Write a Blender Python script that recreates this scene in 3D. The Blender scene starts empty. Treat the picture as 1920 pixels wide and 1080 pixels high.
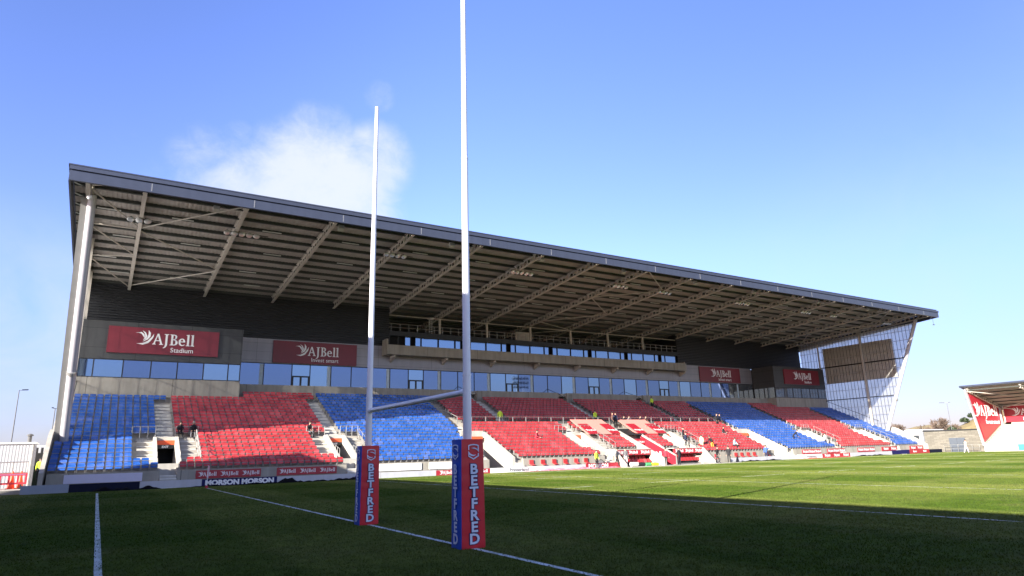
import bpy, bmesh, math, random
from mathutils import Vector, Matrix
random.seed(7)
SC = bpy.context.scene
COL = SC.collection

# ------------------------------------------------------------------ camera
CAMF = 1226.0
YAW, PITCH, ROLL = 0.55729, 0.24539, -0.02740
CC = Vector((-6.332, -12.022, 1.779))
def cam_axes():
    cy, sy, cp, sp = math.cos(YAW), math.sin(YAW), math.cos(PITCH), math.sin(PITCH)
    fw = Vector((sy*cp, cy*cp, sp)); rt = Vector((cy, -sy, 0)); up = rt.cross(fw)
    c, s = math.cos(ROLL), math.sin(ROLL)
    return (c*rt + s*up), (-s*rt + c*up), fw
RT, UP, FW = cam_axes()
cam_d = bpy.data.cameras.new('camera'); cam = bpy.data.objects.new('camera', cam_d); COL.objects.link(cam)
cam.matrix_world = Matrix(((RT.x, UP.x, -FW.x, CC.x), (RT.y, UP.y, -FW.y, CC.y), (RT.z, UP.z, -FW.z, CC.z), (0, 0, 0, 1)))
cam_d.sensor_width = 36; cam_d.lens = 36*CAMF/1920; cam_d.clip_end = 3000; cam_d.clip_start = 0.1
SC.camera = cam

# ------------------------------------------------------------------ sun, sky, exposure
SUN_DIR = Vector((-1.0, -0.378, 0.40)).normalized()      # towards the sun
sun_d = bpy.data.lights.new('sun', 'SUN'); sun = bpy.data.objects.new('sun', sun_d); COL.objects.link(sun)
sun_d.energy = 5.0; sun_d.angle = math.radians(0.5); sun_d.color = (1.0, 0.93, 0.82)
sun.rotation_euler = SUN_DIR.to_track_quat('Z', 'Y').to_euler()
SC.view_settings.view_transform = 'Standard'; SC.view_settings.look = 'None'
SC.view_settings.exposure = 1.72; SC.view_settings.gamma = 1.0; SC.view_settings.use_curve_mapping = False
world = bpy.data.worlds.new('World'); SC.world = world; world.use_nodes = True
def build_world():
    nt = world.node_tree; N = nt.nodes; L = nt.links
    bg = N['Background']; bg.inputs['Strength'].default_value = 0.090
    sky = N.new('ShaderNodeTexSky'); sky.sky_type = 'NISHITA'; sky.sun_disc = False
    sky.sun_elevation = math.asin(SUN_DIR.z)
    sky.sun_rotation = math.atan2(SUN_DIR.x, SUN_DIR.y)
    sky.air_density = 1.0; sky.dust_density = 0.35; sky.ozone_density = 2.4; sky.altitude = 50
    tc = N.new('ShaderNodeTexCoord')
    hs = N.new('ShaderNodeHueSaturation'); hs.inputs['Saturation'].default_value = 1.12
    L.new(sky.outputs[0], hs.inputs['Color'])
    tint = N.new('ShaderNodeMix'); tint.data_type = 'RGBA'; tint.blend_type = 'MULTIPLY'; tint.inputs[0].default_value = 1
    L.new(hs.outputs[0], tint.inputs[6]); tint.inputs[7].default_value = (1.17, 0.93, 1.26, 1)
    cur = tint.outputs[2]
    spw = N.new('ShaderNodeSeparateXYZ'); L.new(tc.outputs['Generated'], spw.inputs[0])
    back_gain = N.new('ShaderNodeMapRange'); back_gain.interpolation_type = 'SMOOTHSTEP'; L.new(spw.outputs[1], back_gain.inputs[0])
    back_gain.inputs[1].default_value = -0.25; back_gain.inputs[2].default_value = 0.35; back_gain.inputs[3].default_value = 1.3; back_gain.inputs[4].default_value = 1.0  # gain added to the sky behind the camera to light the stand and posts
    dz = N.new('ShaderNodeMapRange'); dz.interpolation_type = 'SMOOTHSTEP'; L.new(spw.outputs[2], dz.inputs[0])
    dz.inputs[1].default_value = 0.8; dz.inputs[2].default_value = 1.0; dz.inputs[3].default_value = 1.0; dz.inputs[4].default_value = 0.4  # overhead sky dimmed so the shaded pitch stays dark
    dm = N.new('ShaderNodeVectorMath'); dm.operation = 'SCALE'; L.new(cur, dm.inputs[0]); L.new(back_gain.outputs[0], dm.inputs['Scale'])
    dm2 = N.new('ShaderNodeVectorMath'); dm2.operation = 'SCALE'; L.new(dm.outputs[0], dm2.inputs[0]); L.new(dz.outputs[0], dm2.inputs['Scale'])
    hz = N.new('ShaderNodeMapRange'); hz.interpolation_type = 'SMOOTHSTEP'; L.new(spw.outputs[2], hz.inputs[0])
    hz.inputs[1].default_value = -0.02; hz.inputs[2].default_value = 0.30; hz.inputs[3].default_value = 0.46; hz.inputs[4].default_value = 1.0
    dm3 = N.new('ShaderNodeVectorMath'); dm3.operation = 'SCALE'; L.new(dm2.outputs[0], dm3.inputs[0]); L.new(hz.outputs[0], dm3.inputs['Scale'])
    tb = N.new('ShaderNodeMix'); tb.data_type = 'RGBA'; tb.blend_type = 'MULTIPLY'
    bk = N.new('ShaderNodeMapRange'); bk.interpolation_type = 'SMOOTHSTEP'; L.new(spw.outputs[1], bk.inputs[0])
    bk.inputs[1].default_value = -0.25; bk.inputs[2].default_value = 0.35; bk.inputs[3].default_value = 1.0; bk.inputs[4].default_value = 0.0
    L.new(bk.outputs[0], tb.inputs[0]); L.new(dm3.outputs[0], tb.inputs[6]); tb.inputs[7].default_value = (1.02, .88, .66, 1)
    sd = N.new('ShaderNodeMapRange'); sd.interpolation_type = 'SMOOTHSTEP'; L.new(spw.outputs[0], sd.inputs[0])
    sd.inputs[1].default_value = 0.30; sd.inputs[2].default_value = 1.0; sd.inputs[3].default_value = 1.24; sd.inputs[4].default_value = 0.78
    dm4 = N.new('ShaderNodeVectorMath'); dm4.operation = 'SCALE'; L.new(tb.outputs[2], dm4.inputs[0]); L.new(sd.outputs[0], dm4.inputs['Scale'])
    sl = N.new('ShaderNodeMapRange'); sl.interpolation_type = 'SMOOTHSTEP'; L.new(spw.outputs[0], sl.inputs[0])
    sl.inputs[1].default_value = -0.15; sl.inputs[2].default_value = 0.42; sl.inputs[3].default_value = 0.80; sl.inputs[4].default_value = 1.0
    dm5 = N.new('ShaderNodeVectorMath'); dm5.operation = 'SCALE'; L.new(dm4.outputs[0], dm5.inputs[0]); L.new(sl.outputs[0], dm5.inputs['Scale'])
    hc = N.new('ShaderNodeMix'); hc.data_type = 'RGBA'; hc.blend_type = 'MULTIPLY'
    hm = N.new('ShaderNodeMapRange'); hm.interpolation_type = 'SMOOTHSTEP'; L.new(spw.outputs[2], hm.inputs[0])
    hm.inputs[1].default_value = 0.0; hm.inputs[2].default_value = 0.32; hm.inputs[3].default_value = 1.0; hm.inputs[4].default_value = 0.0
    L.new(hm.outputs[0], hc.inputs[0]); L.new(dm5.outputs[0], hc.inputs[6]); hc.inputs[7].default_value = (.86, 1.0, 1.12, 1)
    cur = hc.outputs[2]
    def mth(op, a, b=None, clamp=False):
        m = N.new('ShaderNodeMath'); m.operation = op; m.use_clamp = clamp
        for i, v in enumerate((a, b)):
            if v is None: continue
            if hasattr(v, 'links'): L.new(v, m.inputs[i])
            else: m.inputs[i].default_value = v
        return m.outputs[0]
    def px_dir(x, y): return (FW*CAMF + RT*(x-960) + UP*(540-y)).normalized()
    def noise(scale, detail, rough, dist=0.0, stretch=(1, 1, 1), off=0):
        mp = N.new('ShaderNodeMapping'); mp.inputs['Scale'].default_value = stretch; mp.inputs['Location'].default_value = (off, off*.7, 0)
        L.new(tc.outputs['Generated'], mp.inputs['Vector'])
        n = N.new('ShaderNodeTexNoise'); n.inputs['Scale'].default_value = scale; n.inputs['Detail'].default_value = detail
        n.inputs['Roughness'].default_value = rough; n.inputs['Distortion'].default_value = dist
        L.new(mp.outputs[0], n.inputs['Vector']); return n.outputs['Fac']
    n1 = noise(8, 9, 0.60, 0.5, (1, 1, 1.3)); n2 = noise(30, 8, 0.68, 0.5, (1, 1, 1.2), 3)
    def blob(d, r_in, r_out, gain):
        dp = N.new('ShaderNodeVectorMath'); dp.operation = 'DOT_PRODUCT'
        nv = N.new('ShaderNodeVectorMath'); nv.operation = 'NORMALIZE'; L.new(tc.outputs['Generated'], nv.inputs[0])
        L.new(nv.outputs[0], dp.inputs[0]); dp.inputs[1].default_value = d
        mr = N.new('ShaderNodeMapRange'); mr.interpolation_type = 'SMOOTHSTEP'
        L.new(dp.outputs['Value'], mr.inputs[0])
        mr.inputs[1].default_value = math.cos(math.radians(r_out)); mr.inputs[2].default_value = math.cos(math.radians(r_in))
        mr.inputs[3].default_value = 0; mr.inputs[4].default_value = gain
        return mr.outputs[0]
    # soft cumulus behind the posts, wisps, and a veil near the left horizon
    m = blob(px_dir(590, 375), 2.5, 8.6, 1.0)
    for p, a, b, g in (((470, 385), 1.0, 6.5, .85), ((700, 305), 1.0, 4.6, .72), ((600, 255), .6, 4.0, .55), ((712, 180), .2, 1.9, .42), ((445, 265), .2, 2.3, .42), ((235, 255), .2, 1.7, .25), ((400, 330), .5, 5.5, .55), ((500, 410), 1.0, 6.5, .95), ((660, 420), 1.0, 6.0, .95), ((330, 360), .5, 4.5, .4)):
        m = mth('MAXIMUM', m, blob(px_dir(*p), a, b, g))
    e = mth('ADD', mth('MULTIPLY', mth('SUBTRACT', n1, 0.5), 1.9), mth('MULTIPLY', mth('SUBTRACT', n2, 0.5), 0.95))
    cm = mth('ADD', m, mth('MULTIPLY', e, mth('MULTIPLY', m, mth('SUBTRACT', 1.6, m))))
    mr = N.new('ShaderNodeMapRange'); mr.interpolation_type = 'SMOOTHSTEP'; L.new(cm, mr.inputs[0])
    mr.inputs[1].default_value = 0.14; mr.inputs[2].default_value = 1.12; mr.inputs[3].default_value = 0; mr.inputs[4].default_value = 0.86
    mask = mr.outputs[0]
    v = mth('MULTIPLY', blob(px_dir(-60, 800), 3, 17, 1.0), mth('MULTIPLY', mth('SUBTRACT', n1, 0.30, True), 2.2), True)
    v2 = mth('MULTIPLY', blob(px_dir(1900, 690), 3, 24, 0.18), mth('MULTIPLY', mth('SUBTRACT', n1, 0.36, True), 3.0), True)
    back = mth('MULTIPLY', blob(Vector((0.8, -0.6, 0.10)).normalized(), 10, 60, 1.0), mth('MULTIPLY', mth('SUBTRACT', n1, 0.50, True), 4.0), True)
    low = mth('MAXIMUM', mth('MAXIMUM', v, v2), back)
    def mixc(fac, a, colr):
        x = N.new('ShaderNodeMix'); x.data_type = 'RGBA'; L.new(fac, x.inputs[0]); L.new(a, x.inputs[6]); x.inputs[7].default_value = colr
        return x.outputs[2]
    cur = mixc(mth('MULTIPLY', low, 0.75), cur, (2.6, 2.9, 3.9, 1))
    cur = mixc(mask, cur, (3.15, 3.3, 3.5, 1))
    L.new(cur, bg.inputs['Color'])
build_world()

# ------------------------------------------------------------------ materials
MATS = {}
def mat(name, col, rough=0.6, metal=0.0, spec=0.5, var=0.12, vscale=3.0, bump=0.0, bscale=40.0, stain=0.0, kind=None, emis=None, coat=0.0):
    if name in MATS: return MATS[name]
    m = bpy.data.materials.new(name); m.use_nodes = True; nt = m.node_tree; N = nt.nodes; L = nt.links
    b = N['Principled BSDF']; b.inputs['Roughness'].default_value = rough; b.inputs['Metallic'].default_value = metal
    b.inputs['Specular IOR Level'].default_value = spec; b.inputs['Coat Weight'].default_value = coat
    tc = N.new('ShaderNodeTexCoord'); geo = N.new('ShaderNodeNewGeometry')
    vec = geo.outputs['Position']
    n = N.new('ShaderNodeTexNoise'); n.inputs['Scale'].default_value = vscale; n.inputs['Detail'].default_value = 5; n.inputs['Roughness'].default_value = .65
    L.new(vec, n.inputs['Vector'])
    mr = N.new('ShaderNodeMapRange'); L.new(n.outputs['Fac'], mr.inputs[0]); mr.inputs[1].default_value = .25; mr.inputs[2].default_value = .75
    mr.inputs[3].default_value = 1-var; mr.inputs[4].default_value = 1+var
    mx = N.new('ShaderNodeVectorMath'); mx.operation = 'SCALE'; mx.inputs[0].default_value = col[:3]; L.new(mr.outputs[0], mx.inputs['Scale'])
    out = mx.outputs[0]
    def mult(a, fac):
        s = N.new('ShaderNodeVectorMath'); s.operation = 'SCALE'; L.new(a, s.inputs[0]); L.new(fac, s.inputs['Scale']); return s.outputs[0]
    if stain:
        mp = N.new('ShaderNodeMapping'); mp.inputs['Scale'].default_value = (1.6, 1.6, .22); L.new(vec, mp.inputs['Vector'])
        s = N.new('ShaderNodeTexNoise'); s.inputs['Scale'].default_value = 1.4; s.inputs['Detail'].default_value = 6; L.new(mp.outputs[0], s.inputs['Vector'])
        r = N.new('ShaderNodeMapRange'); L.new(s.outputs['Fac'], r.inputs[0]); r.inputs[1].default_value = .35; r.inputs[2].default_value = .7; r.inputs[3].default_value = 1; r.inputs[4].default_value = 1-stain
        out = mult(out, r.outputs[0])
    if kind:
        sp = N.new('ShaderNodeSeparateXYZ'); L.new(vec, sp.inputs[0])
        def seam(sock, per, wid, dark, off=0.0):
            a = N.new('ShaderNodeMath'); a.operation = 'ADD'; L.new(sock, a.inputs[0]); a.inputs[1].default_value = off
            f = N.new('ShaderNodeMath'); f.operation = 'PINGPONG'; L.new(a.outputs[0], f.inputs[0]); f.inputs[1].default_value = per/2
            g = N.new('ShaderNodeMath'); g.operation = 'GREATER_THAN'; L.new(f.outputs[0], g.inputs[0]); g.inputs[1].default_value = wid
            r = N.new('ShaderNodeMapRange'); L.new(g.outputs[0], r.inputs[0]); r.inputs[3].default_value = dark; r.inputs[4].default_value = 1
            return r.outputs[0]
        if kind == 'concrete_panel': out = mult(out, seam(sp.outputs[0], 6.6, .03, .45, 1.2))
        if kind == 'grey_panel':
            out = mult(out, seam(sp.outputs[2], .9, .015, .55)); out = mult(out, seam(sp.outputs[0], 6.6, .02, .6))
        if kind == 'seat':
            sn = N.new('ShaderNodeVectorMath'); sn.operation = 'SNAP'; L.new(vec, sn.inputs[0]); sn.inputs[1].default_value = (.5, .7, 50)
            wn = N.new('ShaderNodeTexWhiteNoise'); wn.noise_dimensions = '3D'; L.new(sn.outputs[0], wn.inputs['Vector'])
            r = N.new('ShaderNodeMapRange'); L.new(wn.outputs['Value'], r.inputs[0]); r.inputs[3].default_value = .80; r.inputs[4].default_value = 1.22
            out = mult(out, r.outputs[0])
            fd = N.new('ShaderNodeMix'); fd.data_type = 'RGBA'; pw = N.new('ShaderNodeMath'); pw.operation = 'POWER'; L.new(wn.outputs['Value'], pw.inputs[0]); pw.inputs[1].default_value = 5
            ml = N.new('ShaderNodeMath'); ml.operation = 'MULTIPLY'; L.new(pw.outputs[0], ml.inputs[0]); ml.inputs[1].default_value = .16
            L.new(ml.outputs[0], fd.inputs[0]); L.new(out, fd.inputs[6]); fd.inputs[7].default_value = (.38, .30, .31, 1); out = fd.outputs[2]
        if kind == 'dark_panel':
            out = mult(out, seam(sp.outputs[2], 1.7, .02, .45, .3)); out = mult(out, seam(sp.outputs[0], 4.4, .025, .4))
    L.new(out, b.inputs['Base Color'])
    if bump:
        bn = N.new('ShaderNodeTexNoise'); bn.inputs['Scale'].default_value = bscale; bn.inputs['Detail'].default_value = 3; L.new(vec, bn.inputs['Vector'])
        bp = N.new('ShaderNodeBump'); bp.inputs['Strength'].default_value = bump; bp.inputs['Distance'].default_value = .02
        L.new(bn.outputs['Fac'], bp.inputs['Height']); L.new(bp.outputs[0], b.inputs['Normal'])
    if emis:
        b.inputs['Emission Color'].default_value = (*emis[:3], 1); b.inputs['Emission Strength'].default_value = emis[3]
    MATS[name] = m; return m

CONC = mat('concrete', (.40, .375, .33), .85, var=.10, vscale=2.2, stain=.22, bump=.2)
CONCP = mat('concrete_panels', (.36, .335, .285), .85, var=.08, vscale=1.5, stain=.25, kind='concrete_panel', bump=.15)
CONCW = mat('painted_concrete', (.47, .45, .40), .8, var=.06, vscale=2.5, stain=.18, bump=.1)
CONCS = mat('stair_concrete', (.54, .52, .47), .8, var=.12, vscale=4, stain=.15)
NOSE = mat('stair_nosing', (.66, .65, .61), .7, var=.08, vscale=6)
GREYP = mat('grey_cladding', (.30, .29, .31), .38, .25, var=.04, vscale=.8, stain=.12, kind='grey_panel')
DARKP = mat('charcoal_panel', (.060, .062, .062), .45, .1, var=.10, vscale=1.2, stain=.1, kind='dark_panel')
RIB = mat('charcoal_ribbed_steel', (.026, .028, .032), .42, .2, var=.12, vscale=1.0)
FASC = mat('blue_grey_fascia', (.066, .078, .115), .35, .35, var=.06, vscale=.7, stain=.12)
FASCD = mat('fascia_dark_joint', (.016, .02, .035), .5, .2)
SOFF = mat('soffit_sheet', (.38, .345, .31), .55, .0, var=.16, vscale=.6, stain=.15)
PURL = mat('purlin_steel', (.05, .055, .05), .6, var=.15)
BEAM = mat('cream_beam_paint', (.52, .48, .42), .5, var=.10, vscale=1.5, stain=.12)
PLATE = mat('grey_plate', (.26, .26, .25), .5, .1, var=.06, vscale=2, stain=.1)
COLM = mat('column_paint', (.47, .46, .50), .35, .1, var=.05, vscale=2, stain=.08)
STEEL = mat('galvanised_steel', (.42, .42, .41), .4, .6, var=.10, vscale=6)
DKST = mat('dark_steel', (.035, .037, .04), .45, .3, var=.15)
WHITE = mat('white_paint', (.80, .80, .80), .35, var=.04, vscale=4, coat=.2)
POSTW = mat('post_white_enamel', (.82, .82, .84), .3, var=.04, vscale=2.5, coat=.3, stain=.07)
SIGNR = mat('sign_maroon', (.20, .020, .032), .38, var=.07, vscale=.9, stain=.10)
BOARDR = mat('board_red', (.36, .020, .036), .4, var=.06, vscale=2)
BOARDG = mat('board_grey', (.50, .51, .55), .5, var=.05, vscale=2, stain=.12)
BOARDB = mat('board_blue_grey', (.26, .31, .40), .5, var=.05, vscale=2)
NAVY = mat('board_navy', (.010, .012, .085), .6, var=.1, spec=.2)
NAVYD = mat('board_dark_navy', (.008, .011, .03), .7, var=.1, spec=.15)
LETT = mat('lettering_white', (.82, .82, .82), .5, var=.03)
LETTD = mat('lettering_dark', (.05, .05, .06), .5, var=.03)
RSEAT = mat('red_seat_plastic', (.44, .036, .042), .30, var=.14, vscale=.8, spec=.32, kind='seat')
BSEAT = mat('blue_seat_plastic', (.022, .105, .42), .30, var=.14, vscale=.8, spec=.32, kind='seat')
SFRAME = mat('seat_bracket', (.28, .28, .28), .5, .4, var=.1)
PADR = mat('pad_red_vinyl', (.60, .010, .028), .42, var=.08, vscale=4, bump=.35, bscale=5, coat=.15)
PADB = mat('pad_blue_vinyl', (.016, .085, .52), .42, var=.08, vscale=4, bump=.35, bscale=5, coat=.15)
LETB = mat('pad_letter_pale', (.66, .72, .88), .5, var=.03)
PINK = mat('press_cover_pink', (.62, .26, .22), .7, var=.06, vscale=3)
ORANGE = mat('barrier_orange', (.75, .10, .03), .5, var=.12, vscale=5)
BARR = mat('barrier_red', (.50, .03, .05), .5, var=.12, vscale=5)
HUT = mat('white_corrugated', (.42, .43, .46), .5, var=.06, vscale=1.5, stain=.12)
BLOCK = mat('split_block', (.36, .33, .27), .9, var=.18, vscale=7, bump=.4)
DOORG = mat('grey_door', (.085, .10, .125), .5, var=.08)
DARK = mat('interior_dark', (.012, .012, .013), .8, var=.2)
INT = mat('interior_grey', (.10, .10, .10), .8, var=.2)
NET = mat('folded_black_net', (.005, .005, .008), .95, var=.4, vscale=12, spec=.1)
BARK = mat('bark', (.10, .08, .06), .9, var=.2)
TWIG = mat('winter_twigs', (.15, .11, .085), .9, var=.25)
TARMAC = mat('tarmac', (.07, .07, .07), .9, var=.2, vscale=3, bump=.3)
SKIN = mat('skin', (.50, .30, .22), .55, var=.08, vscale=20)
HAIR = mat('hair_dark', (.03, .02, .015), .7, var=.2, vscale=30)
def cloth(n, c): return mat('cloth_'+n, c, .85, var=.15, vscale=9)
C_BLK = cloth('black', (.014, .014, .018)); C_HV = cloth('hi_vis', (.62, .85, .06)); C_RED = cloth('red', (.45, .03, .05)); C_GRY = cloth('grey', (.12, .12, .13))
C_WHT = cloth('white', (.65, .65, .62)); C_BLU = cloth('blue', (.05, .12, .38)); C_BRN = cloth('brown', (.10, .05, .04)); C_PYL = cloth('pale_yellow', (.72, .70, .42)); C_ORG = cloth('orange', (.75, .30, .04))
C_LBL = cloth('light_blue', (.35, .50, .62)); C_NVY = cloth('navy', (.02, .03, .07))

def glass_mat(name, col, rough, metal):
    m = bpy.data.materials.new(name); m.use_nodes = True; N = m.node_tree.nodes; L = m.node_tree.links
    b = N['Principled BSDF']; b.inputs['Base Color'].default_value = (*col, 1); b.inputs['Roughness'].default_value = rough; b.inputs['Metallic'].default_value = metal
    geo = N.new('ShaderNodeNewGeometry'); n = N.new('ShaderNodeTexNoise'); n.inputs['Scale'].default_value = .35; n.inputs['Detail'].default_value = 2; L.new(geo.outputs['Position'], n.inputs['Vector'])
    bp = N.new('ShaderNodeBump'); bp.inputs['Strength'].default_value = .12; bp.inputs['Distance'].default_value = .03; L.new(n.outputs['Fac'], bp.inputs['Height']); L.new(bp.outputs[0], b.inputs['Normal'])
    return m
GLASS = glass_mat('tinted_glass', (.125, .18, .33), .03, .92)
GLASS2 = glass_mat('grey_glass', (.22, .25, .27), .06, .8)
GLASS3 = glass_mat('bright_glass', (.19, .28, .44), .03, .95)
def clear_mat(name, t, col):
    m = bpy.data.materials.new(name); m.use_nodes = True; N = m.node_tree.nodes; L = m.node_tree.links
    N.remove(N['Principled BSDF']); o = N['Material Output']
    tr = N.new('ShaderNodeBsdfTransparent'); tr.inputs[0].default_value = (*col, 1)
    di = N.new('ShaderNodeBsdfDiffuse'); di.inputs[0].default_value = (.52, .53, .54, 1)
    tl = N.new('ShaderNodeBsdfTranslucent'); tl.inputs[0].default_value = (.86, .88, .90, 1)
    geo = N.new('ShaderNodeNewGeometry'); n = N.new('ShaderNodeTexNoise'); n.inputs['Scale'].default_value = .8; n.inputs['Detail'].default_value = 4; L.new(geo.outputs['Position'], n.inputs['Vector'])
    mr = N.new('ShaderNodeMapRange'); L.new(n.outputs['Fac'], mr.inputs[0]); mr.inputs[1].default_value = .3; mr.inputs[2].default_value = .7; mr.inputs[3].default_value = 1-t+.05; mr.inputs[4].default_value = 1-t-.05
    m0 = N.new('ShaderNodeMixShader'); m0.inputs[0].default_value = .72; L.new(di.outputs[0], m0.inputs[1]); L.new(tl.outputs[0], m0.inputs[2])
    m1 = N.new('ShaderNodeMixShader'); L.new(mr.outputs[0], m1.inputs[0]); L.new(tr.outputs[0], m1.inputs[1]); L.new(m0.outputs[0], m1.inputs[2]); L.new(m1.outputs[0], o.inputs[0])
    return m
SCREEN = clear_mat('translucent_glazing', .16, (.90, .94, 1.0))

def pitch_mat():
    m = bpy.data.materials.new('pitch_grass'); m.use_nodes = True; N = m.node_tree.nodes; L = m.node_tree.links; b = N['Principled BSDF']
    b.inputs['Roughness'].default_value = .9; b.inputs['Specular IOR Level'].default_value = .03; b.inputs['Diffuse Roughness'].default_value = 1.0
    geo = N.new('ShaderNodeNewGeometry'); pos = geo.outputs['Position']; sp = N.new('ShaderNodeSeparateXYZ'); L.new(pos, sp.inputs[0])
    def mth(op, a, b_=None, clamp=False):
        q = N.new('ShaderNodeMath'); q.operation = op; q.use_clamp = clamp
        for i, v in enumerate((a, b_)):
            if v is None: continue
            if hasattr(v, 'links'): L.new(v, q.inputs[i])
            else: q.inputs[i].default_value = v
        return q.outputs[0]
    def noise(s, d, st=(1, 1, 1), r=.6):
        mp = N.new('ShaderNodeMapping'); mp.inputs['Scale'].default_value = st; L.new(pos, mp.inputs['Vector'])
        n = N.new('ShaderNodeTexNoise'); n.inputs['Scale'].default_value = s; n.inputs['Detail'].default_value = d; n.inputs['Roughness'].default_value = r; L.new(mp.outputs[0], n.inputs['Vector']); return n.outputs['Fac']
    wob = mth('MULTIPLY', mth('SUBTRACT', noise(.6, 3), .5), .5)
    def stripes(sock, per, off, soft):
        t = mth('ADD', mth('ADD', sock, off), wob)
        s = mth('SINE', mth('MULTIPLY', t, math.pi*2/per))
        return mth('ADD', mth('MULTIPLY', s, soft), .5, True)
    a = stripes(sp.outputs[0], 11.0, 3.2, 3.0); c = stripes(sp.outputs[1], 12.0, 1.0, 2.0)
    chk = mth('ADD', mth('MULTIPLY', a, .62), mth('MULTIPLY', c, .38))
    mr = N.new('ShaderNodeMix'); mr.data_type = 'RGBA'; L.new(chk, mr.inputs[0]); mr.inputs[6].default_value = (.050, .084, .011, 1); mr.inputs[7].default_value = (.112, .138, .030, 1)
    fine = mth('ADD', mth('MULTIPLY', noise(28, 4), .5), mth('ADD', mth('MULTIPLY', noise(160, 2), .35), mth('MULTIPLY', noise(2.3, 4), .4)))
    v = N.new('ShaderNodeMapRange'); L.new(fine, v.inputs[0]); v.inputs[1].default_value = .46; v.inputs[2].default_value = .80; v.inputs[3].default_value = .50; v.inputs[4].default_value = 1.50
    s = N.new('ShaderNodeVectorMath'); s.operation = 'SCALE'; L.new(mr.outputs[2], s.inputs[0]); L.new(v.outputs[0], s.inputs['Scale'])
    yl = N.new('ShaderNodeMix'); yl.data_type = 'RGBA'; L.new(mth('MULTIPLY', mth('SUBTRACT', noise(.35, 4), .52, True), 2.0, True), yl.inputs[0]); L.new(s.outputs[0], yl.inputs[6]); yl.inputs[7].default_value = (.135, .13, .05, 1)
    L.new(yl.outputs[2], b.inputs['Base Color'])
    bp = N.new('ShaderNodeBump'); bp.inputs['Strength'].default_value = .9; bp.inputs['Distance'].default_value = .04
    L.new(mth('ADD', noise(60, 3), mth('MULTIPLY', noise(9, 3), .8)), bp.inputs['Height']); L.new(bp.outputs[0], b.inputs['Normal'])
    return m
GRASS = pitch_mat()
def line_mat():
    m = bpy.data.materials.new('pitch_line_paint'); m.use_nodes = True; N = m.node_tree.nodes; L = m.node_tree.links; b = N['Principled BSDF']
    b.inputs['Roughness'].default_value = .8
    geo = N.new('ShaderNodeNewGeometry'); n = N.new('ShaderNodeTexNoise'); n.inputs['Scale'].default_value = 34; n.inputs['Detail'].default_value = 3; L.new(geo.outputs['Position'], n.inputs['Vector'])
    n2 = N.new('ShaderNodeTexNoise'); n2.inputs['Scale'].default_value = 1.3; L.new(geo.outputs['Position'], n2.inputs['Vector'])
    ad = N.new('ShaderNodeMath'); ad.operation = 'ADD'; L.new(n.outputs['Fac'], ad.inputs[0]); L.new(n2.outputs['Fac'], ad.inputs[1])
    r = N.new('ShaderNodeMapRange'); L.new(ad.outputs[0], r.inputs[0]); r.inputs[1].default_value = .78; r.inputs[2].default_value = 1.02
    x = N.new('ShaderNodeMix'); x.data_type = 'RGBA'; L.new(r.outputs[0], x.inputs[0]); x.inputs[6].default_value = (.12, .16, .06, 1); x.inputs[7].default_value = (.55, .58, .55, 1)
    L.new(x.outputs[2], b.inputs['Base Color']); return m
LINE = line_mat()
def hill_mat():
    m = mat('dry_grass_hill', (.26, .20, .09), .95, var=.35, vscale=.5, bump=.5, bscale=2); return m

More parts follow.
